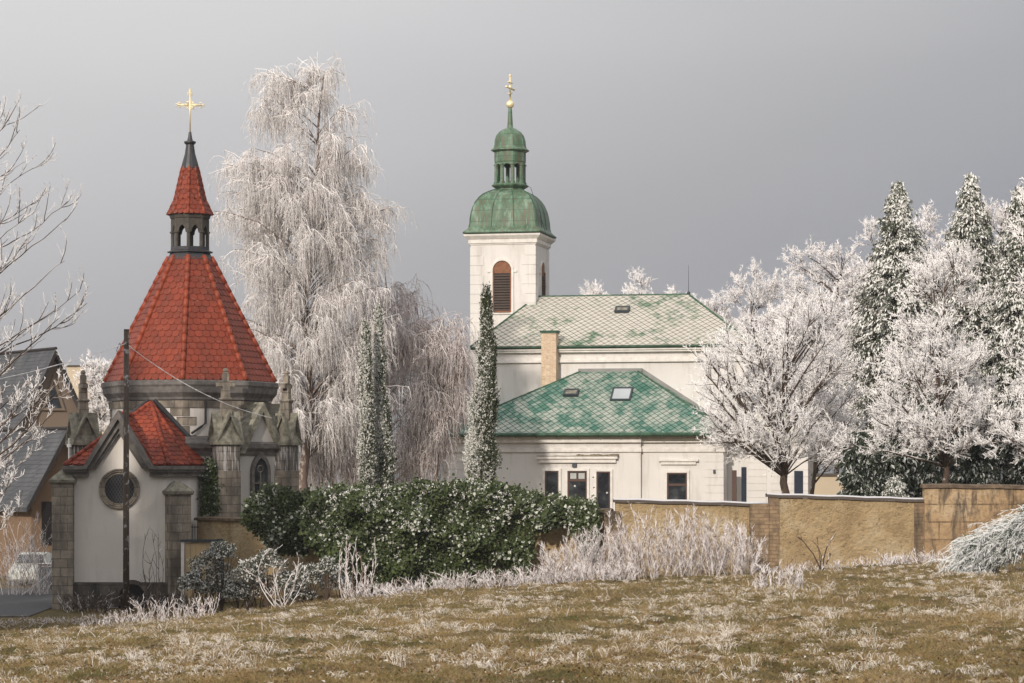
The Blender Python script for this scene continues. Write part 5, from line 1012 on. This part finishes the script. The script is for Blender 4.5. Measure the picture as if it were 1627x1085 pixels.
stems('low frosty undergrowth at the left foot of the upright thicket', 'frosted_undergrowth', 'bush', 815, 1010, 84.5, .9, lambda p: 38+0*p, 200, 122, 'reed', .010, 12, .45)
stems('upright clump of white frosted stalks standing alone on the meadow', 'weed_clump', 'weeds', 1196, 1278, 66., .5, lambda p: 62-np.abs(p-1237)*.35, 44, 123, 'reed', .010, 12, .10)
stems('long row of white frosted stalks below the chapel plinth', 'weed_clump', 'weeds', 128, 335, 76., .9, lambda p: np.interp(p, [128, 200, 230, 300, 335], [34, 40, 60, 38, 50]), 190, 124, 'reed', .009, 8, .3, sl=(.04, .14))
stems('tall frosted sapling cluster in front of the ivy heap', 'frosted_sapling', 'sapling', 545, 590, 84., .3, lambda p: 118+0*p, 20, 125, 'reed', .017, 11, .09, sl=(.06, .2))
stems('frosted sapling with antler like twigs left of the ivy heap', 'frosted_sapling', 'sapling', 440, 455, 84.5, .2, lambda p: 115+0*p, 9, 126, 'reed', .018, 9, .22, sl=(.1, .3))
stems('frosted bramble arching on the bank below the ivy', 'bramble', 'bush', 560, 830, 84., .9, lambda p: 34+0*p, 240, 127, 'reed', .011, 8, .7)
stems('pinkish frosted weeds at the foot of the stained right wall', 'weed_clump', 'weeds', 1400, 1530, 86.5, .9, lambda p: 28+0*p, 110, 128, 'reed', .010, 9, .5)
stems('dark brown bramble tangle against the foot of the chapel plinth', 'bramble', 'bush', 95, 300, 95.6, .5, lambda p: 34+0*p, 110, 129, 'bark', .012, 8, .6, sl=(.1, .35))
stems('thin bare bush in front of the right vestry buttress', 'bare_bush', 'bush', 238, 256, 94., .2, lambda p: 165+0*p, 7, 130, 'bark', .014, 6, .10, sl=(.2, .5))
stems('bare dark sapling with two leaning stems before the ochre wall', 'bare_sapling', 'sapling', 1296, 1316, 86., .15, lambda p: 82+0*p, 5, 131, 'bark', .02, 3, .22, sl=(.1, .3))
stems('frosty scrub hiding the white car at the left edge', 'frosted_scrub', 'bush', 2, 84, 108., .9, lambda p: 150-np.abs(p-45)*.5, 70, 132, 'reed', .010, 16, .3, sl=(.12, .4))
stems('frosted weeds along the meadow edge beside the road', 'weed_clump', 'weeds', -20, 130, 84., 1.0, lambda p: 16+0*p, 120, 133, 'reed', .008, 4, .4, sl=(.04, .1))
stems('frosted weeds along the foot of the middle wall section', 'weed_clump', 'weeds', 1200, 1470, 87.6, .6, lambda p: 20+0*p, 170, 134, 'reed', .008, 6, .7, sl=(.04, .12))
# leafy grey green shrubs
def leafy(label, blobs, Y, seed, mt='shrub', name='shrub', n=1500, ls=(.05, .11), group=None, umb=1.0):
    rng = np.random.default_rng(seed); m = MB(); st = MB(); c0 = None
    for (px, py, rpx) in blobs:
        yb = Y+rng.uniform(-.5, .5); c = at(px, py, yb); R = rpx/F*Y; c0 = c if c0 is None else c0
        v = nrm(rng.normal(size=(n, 3))); v[:, 2] = np.abs(v[:, 2])*1.1-.25; C = c+v*R*(rng.uniform(.2, 1, (n, 1))**.4)*(1+.25*np.sin(v[:, :1]*5+px)*np.cos(v[:, 2:]*6))
        L = rng.uniform(*ls, n); Nn = nrm(v+rng.normal(size=v.shape)*.6); m.quads(*leaves(C, nrm(np.cross(Nn, rng.normal(size=v.shape))), Nn, L, L*.6))
        g_ = float(ground(c[0], c[1])); tips = c+nrm(rng.normal(size=(14, 3)))*R*.7; P = np.array([[(c[0], c[1], g_-.1), (c[0]*.5+t_[0]*.5, c[1]*.5+t_[1]*.5, (g_+t_[2])/2), t_] for t_ in tips]); st.quads(*tubes(P, taper(14, 3, .02, .008), 3))
    t = thing(name, label, 'shrub', (c0[0], c0[1], float(ground(c0[0], c0[1]))), group); build('leaves', m, M[mt], t); build('stems', st, M['bark'], t)
leafy('rounded grey green shrub with white tips at the foot of the beige gate', [(330, 905, 36), (305, 930, 26), (352, 880, 26), (345, 935, 34)], 86., 141)
leafy('spreading frosted shrub left of the ochre wall foot', [(395, 915, 34), (425, 895, 30), (410, 940, 34), (378, 945, 26), (455, 930, 30)], 85.5, 142)
leafy('dull brown green shrub below the left end of the ivy heap', [(490, 920, 32), (520, 905, 26), (475, 945, 26), (540, 930, 28)], 85.5, 143, n=1100)
# drooping frosted juniper at the right edge
rng = np.random.default_rng(151); YJ = 74.
jc = thing('juniper_bush', 'low drooping juniper white with rime at the right edge before the wall', 'shrub', (X_(1590, YJ), YJ, float(ground(X_(1590, YJ), YJ))))
m = MB(); paths = []
for k in range(1500):
    s = rng.uniform(0, 1); rx_ = rng.uniform(-.1, 1.); px = 1665+rng.normal()*12-100*rng.uniform(0, 1.3); py = np.interp(px, [1500, 1560, 1600, 1640, 1700], [872, 848, 828, 806, 795])+rng.uniform(0, 55)
    P0 = at(px+12, py, YJ+rng.uniform(-.8, .8)); L = rng.uniform(.5, 1.1); d = nrm(np.array([-1, rng.uniform(-1.2, .6), rng.uniform(-.1, .75)])); P = [P0]
    for j in range(7): d = nrm(d+np.array([-.03, 0, -.20])+rng.normal(size=3)*.10); P.append(P[-1]+d*L/7)
    paths.append(P)
paths = np.array(paths); gg = ground(paths[..., 0], paths[..., 1])+.02; paths[..., 2] = np.maximum(paths[..., 2], gg); m.quads(*tubes(paths, taper(len(paths), 8, .014, .008, rng, .4), 3))
Sx, _ = grow(paths, 9, .1, 1, (20, 65), (.06, .18), 4, (0, 0, -.4), .08, rng); m.quads(*tubes(Sx, taper(len(Sx), 4, .009, .006), 3)); build('boughs', m, M['juniper'], jc)

# --- meadow grass (beyond counting) and frosted tussocks
def m_grass():
    g = G('meadow_grass'); r = g.geo.outputs['Random Per Island']; n = g.noise(.5, 5, .6); n2 = g.noise(2.4, 5, .7); n4 = g.noise(1.3, 4, .6, g.scale(pos(g), (.7, 1.4, 1)))
    col = g.ramp(g.math('ADD', g.math('MULTIPLY', n, .8), g.math('MULTIPLY', r, .25)), [(.30, (.07, .09, .022)), (.43, (.15, .128, .045)), (.55, (.26, .185, .08)), (.70, (.38, .29, .155))])
    col = g.mix(g.math('MULTIPLY', g.ramp(n2, [(.52, 0.), (.66, 1.)]), .6), col, (.18, .105, .05))
    fr = g.ramp(g.math('ADD', g.math('ADD', g.math('MULTIPLY', n2, .5), g.math('MULTIPLY', n4, .5)), g.math('MULTIPLY', g.math('SUBTRACT', r, .5), .12)), [(.55, 0.), (.64, 1.)])
    col = g.mix(g.math('MULTIPLY', fr, .6), col, (.56, .51, .44)); return g.fin(col, .9, .15)
M['grass'] = m_grass()
def m_tuft():
    g = G('frosted_tussock'); r = g.geo.outputs['Random Per Island']; n = g.noise(.9, 4, .6); nz = g.sep(g.geo.outputs['Normal'])[2]
    c1 = g.mix(r, (.66, .59, .50), (.88, .86, .83)); c2 = g.mix(r, (.22, .15, .065), (.42, .32, .18)); k = g.math('ADD', n, g.math('MULTIPLY', g.math('SUBTRACT', r, .5), .5))
    return g.fin(g.mix(g.ramp(k, [(.47, 0.), (.62, 1.)]), c2, c1), .9, .15)
M['tuft'] = m_tuft()
rng = np.random.default_rng(161)
def scatter(n, y0, y1, pw=2.0):
    """points spread evenly over the visible meadow"""
    u = rng.uniform(0, 1, n); y = (y0**(1-pw)+u*(y1**(1-pw)-y0**(1-pw)))**(1/(1-pw)) if pw != 1 else y0*(y1/y0)**u; x = (rng.uniform(-60, 1690, n)-CX)/F*y; return x, y
def blades(x, y, H, W, lean, K, droop, base_z=None):
    n = len(x); z = ground(x, y)-.01 if base_z is None else base_z; a = rng.uniform(0, 2*pi, n); tt = np.linspace(0, 1, K)[None]
    hx_ = np.cos(a)*lean*H; hy_ = np.sin(a)*lean*H
    P = np.stack([x[:, None]+hx_[:, None]*tt**1.4, y[:, None]+hy_[:, None]*tt**1.4, z[:, None]+H[:, None]*(tt-droop[:, None]*tt**2.6)], -1)
    return tubes(P, W[:, None]*np.linspace(1, .35, K)[None], 3)
x, y = scatter(230000, 21, 93, 1.7); dens = np.sin(x*2.3+y)*np.sin(y*1.7-x*.6); H = rng.uniform(.04, .13, len(x))*(1+.5*dens)*np.clip(y/40, .75, 1.3)
m = MB(); m.quads(*blades(x, y, np.maximum(H, .03), .0026*np.clip(y/30, .9, 2.6), rng.uniform(.2, 1.3, len(x)), 3, rng.uniform(0, .5, len(x)))); go = build('meadow_grass', m, M['grass']); tag(go, 'short brown and green winter grass covering the whole sloping meadow', 'grass', None, 'stuff')
# tussocks: drooping heaps of long frosted grass
nt_ = 8000; tx, ty = scatter(nt_*3, 23, 92, 1.45)
k = np.sin(tx*.8+1+ty*.22)*np.sin(ty*.33-tx*.3)+np.sin(tx*2.1+ty)*.4+rng.normal(size=len(tx))*.45; keep = (k > .18) & (rng.uniform(size=len(tx)) < np.clip((ty-20)/26, .16, 1)); tx, ty = tx[keep][:nt_], ty[keep][:nt_]
nb = 34; R = rng.uniform(.035, .095, len(tx))*rng.choice([.75, 1.1, 1.9], len(tx), p=[.55, .33, .12]); i = np.repeat(np.arange(len(tx)), nb); n = len(i)
a = rng.uniform(0, 2*pi, n); o = rng.uniform(0, .45, n)*R[i]; el = rng.uniform(.65, 1.1, len(tx))[i]
x0, y0 = tx[i]+np.cos(a)*o*1.3, ty[i]+np.sin(a)*o; a2 = a+rng.normal(size=n)*.5+np.sin(tx*1.3)[i]*.7; reach = R[i]*rng.uniform(.3, 1.0, n); Hh_ = R[i]*rng.uniform(.6, 1.15, n)*el; tt = np.linspace(0, 1, 5)[None]
P = np.stack([x0[:, None]+(np.cos(a2)*reach)[:, None]*tt*1.25, y0[:, None]+(np.sin(a2)*reach)[:, None]*tt, ground(tx, ty)[i][:, None]-.01+Hh_[:, None]*np.sin(tt*pi*rng.uniform(.55, .98, (n, 1)))], -1)
m = MB(); m.quads(*tubes(P, (.0036*np.clip(ty/45, .75, 1.9))[i][:, None]*np.linspace(1, .45, 5)[None], 3)); to = build('frosted_tussocks', m, M['tuft']); tag(to, 'pale frosted tussocks of long grass scattered over the meadow', 'grass', None, 'stuff')
g = G('dead_leaves'); r = g.geo.outputs['Random Per Island']; M['litter'] = g.fin(g.ramp(r, [(.0, (.05, .03, .018)), (.45, (.14, .075, .03)), (.85, (.24, .15, .08)), (.93, (.45, .42, .38)), (1., (.6, .58, .55))]), .9, .2)
x, y = scatter(30000, 21, 92, 1.5); nn_ = len(x); C = np.stack([x, y, ground(x, y)+rng.uniform(.02, .07, nn_)], 1); Nn = nrm(np.array([0, 0, 1.])+rng.normal(size=C.shape)*.6); L = rng.uniform(.015, .045, nn_)
m = MB(); m.quads(*leaves(C, nrm(np.cross(Nn, rng.normal(size=C.shape))), Nn, L, L*.7)); lo_ = build('leaf_litter', m, M['litter']); tag(lo_, 'small brown and frosted dead leaves caught in the meadow grass', 'leaves', None, 'stuff')
# thin tall dead stalks
x, y = scatter(900, 45, 92, 1.2); m = MB(); m.quads(*blades(x, y, rng.uniform(.08, .28, len(x)), np.full(len(x), .0055), rng.uniform(0, 1.4, len(x)), 4, rng.uniform(0, .6, len(x)))); so_ = build('dead_stalks', m, M['reed']); tag(so_, 'thin frosted dead stalks sticking up from the meadow grass', 'weeds', None, 'stuff')
# molehills
for k, (px, py, Ym, lab) in enumerate(((235, 1018, 40., 'dark bare earth patch on the meadow, nearer the left corner'), (248, 1043, 34., 'larger dark earth hump on the lower left meadow'))):
    cx_ = X_(px, Ym); m = MB(); n = 20; R = []
    for j in range(5):
        f = j/4; R.append([(cx_+.30*(1-f*.85)*cos(t)*(1+.15*sin(3*t)), Ym+.22*(1-f*.85)*sin(t), float(ground(cx_, Ym))-.03+.11*sin(f*pi/2)+.012*sin(5*t+j)) for t in np.linspace(0, 2*pi, n+1)[:-1]])
    m.rings(R); solo('molehill', m, m_plain('dark_soil', (.03, .02, .013), .95, var=.5, sc=30), lab, 'molehill', (cx_, Ym, float(ground(cx_, Ym))), 'molehills on the meadow', True)
# --- unseen spruces added left of the chapel to throw shade on it
for k, (sx, sy, h_) in enumerate(((-20.3, 74, 19), (-23.5, 72, 22), (-27, 77, 22), (-19.3, 65, 22), (-24, 64, 25), (-28.5, 68, 25), (-23, 81, 15), (-32, 77, 25), (-27, 58, 27))):
    Y = float(sy); gz_l = float(gz(sx, sy)); pc = sx/Y*F+CX; zp = lambda z: HZ-z*F/Y; w_ = 3.4/Y*F
    conifer(['nearest added shade spruce, unseen left of the road', 'tall added shade spruce, unseen by the meadow corner', 'added shade spruce, unseen beside the road bend', 'tallest added shade spruce, unseen in the third row', 'added shade spruce, unseen across the road', 'broad added shade spruce, unseen beyond the bend', 'added shade spruce, unseen near the houses', 'outermost added shade spruce, unseen', 'young added shade spruce, unseen at the meadow edge'][k],
            [(zp(gz_l+h_), pc-2, pc+2), (zp(gz_l+h_*.6), pc-w_*.6, pc+w_*.6), (zp(gz_l+1), pc-w_, pc+w_)], Y, zp(gz_l), 200+k, 420, 'conifer_dark', 'added shade spruces, unseen on the left', 'added_shade_spruce', leafk=16, ls=(.5, 1.0))

# --- thin winter air: one closed box round the whole place
hz_ = MB(); hz_.box(-4300, 4300, -300, 9300, -45, 75); g = mat('haze_air'); o_ = g.node_tree.nodes.new('ShaderNodeOutputMaterial'); pv = g.node_tree.nodes.new('ShaderNodeVolumePrincipled')
pv.inputs['Color'].default_value = (.86, .88, .93, 1); pv.inputs['Density'].default_value = .00022; pv.inputs['Anisotropy'].default_value = .2; g.node_tree.links.new(pv.outputs[0], o_.inputs['Volume'])
ho = build('haze', hz_, g); tag(ho, 'thin pale winter haze lying over the whole valley', 'haze', None, 'stuff')
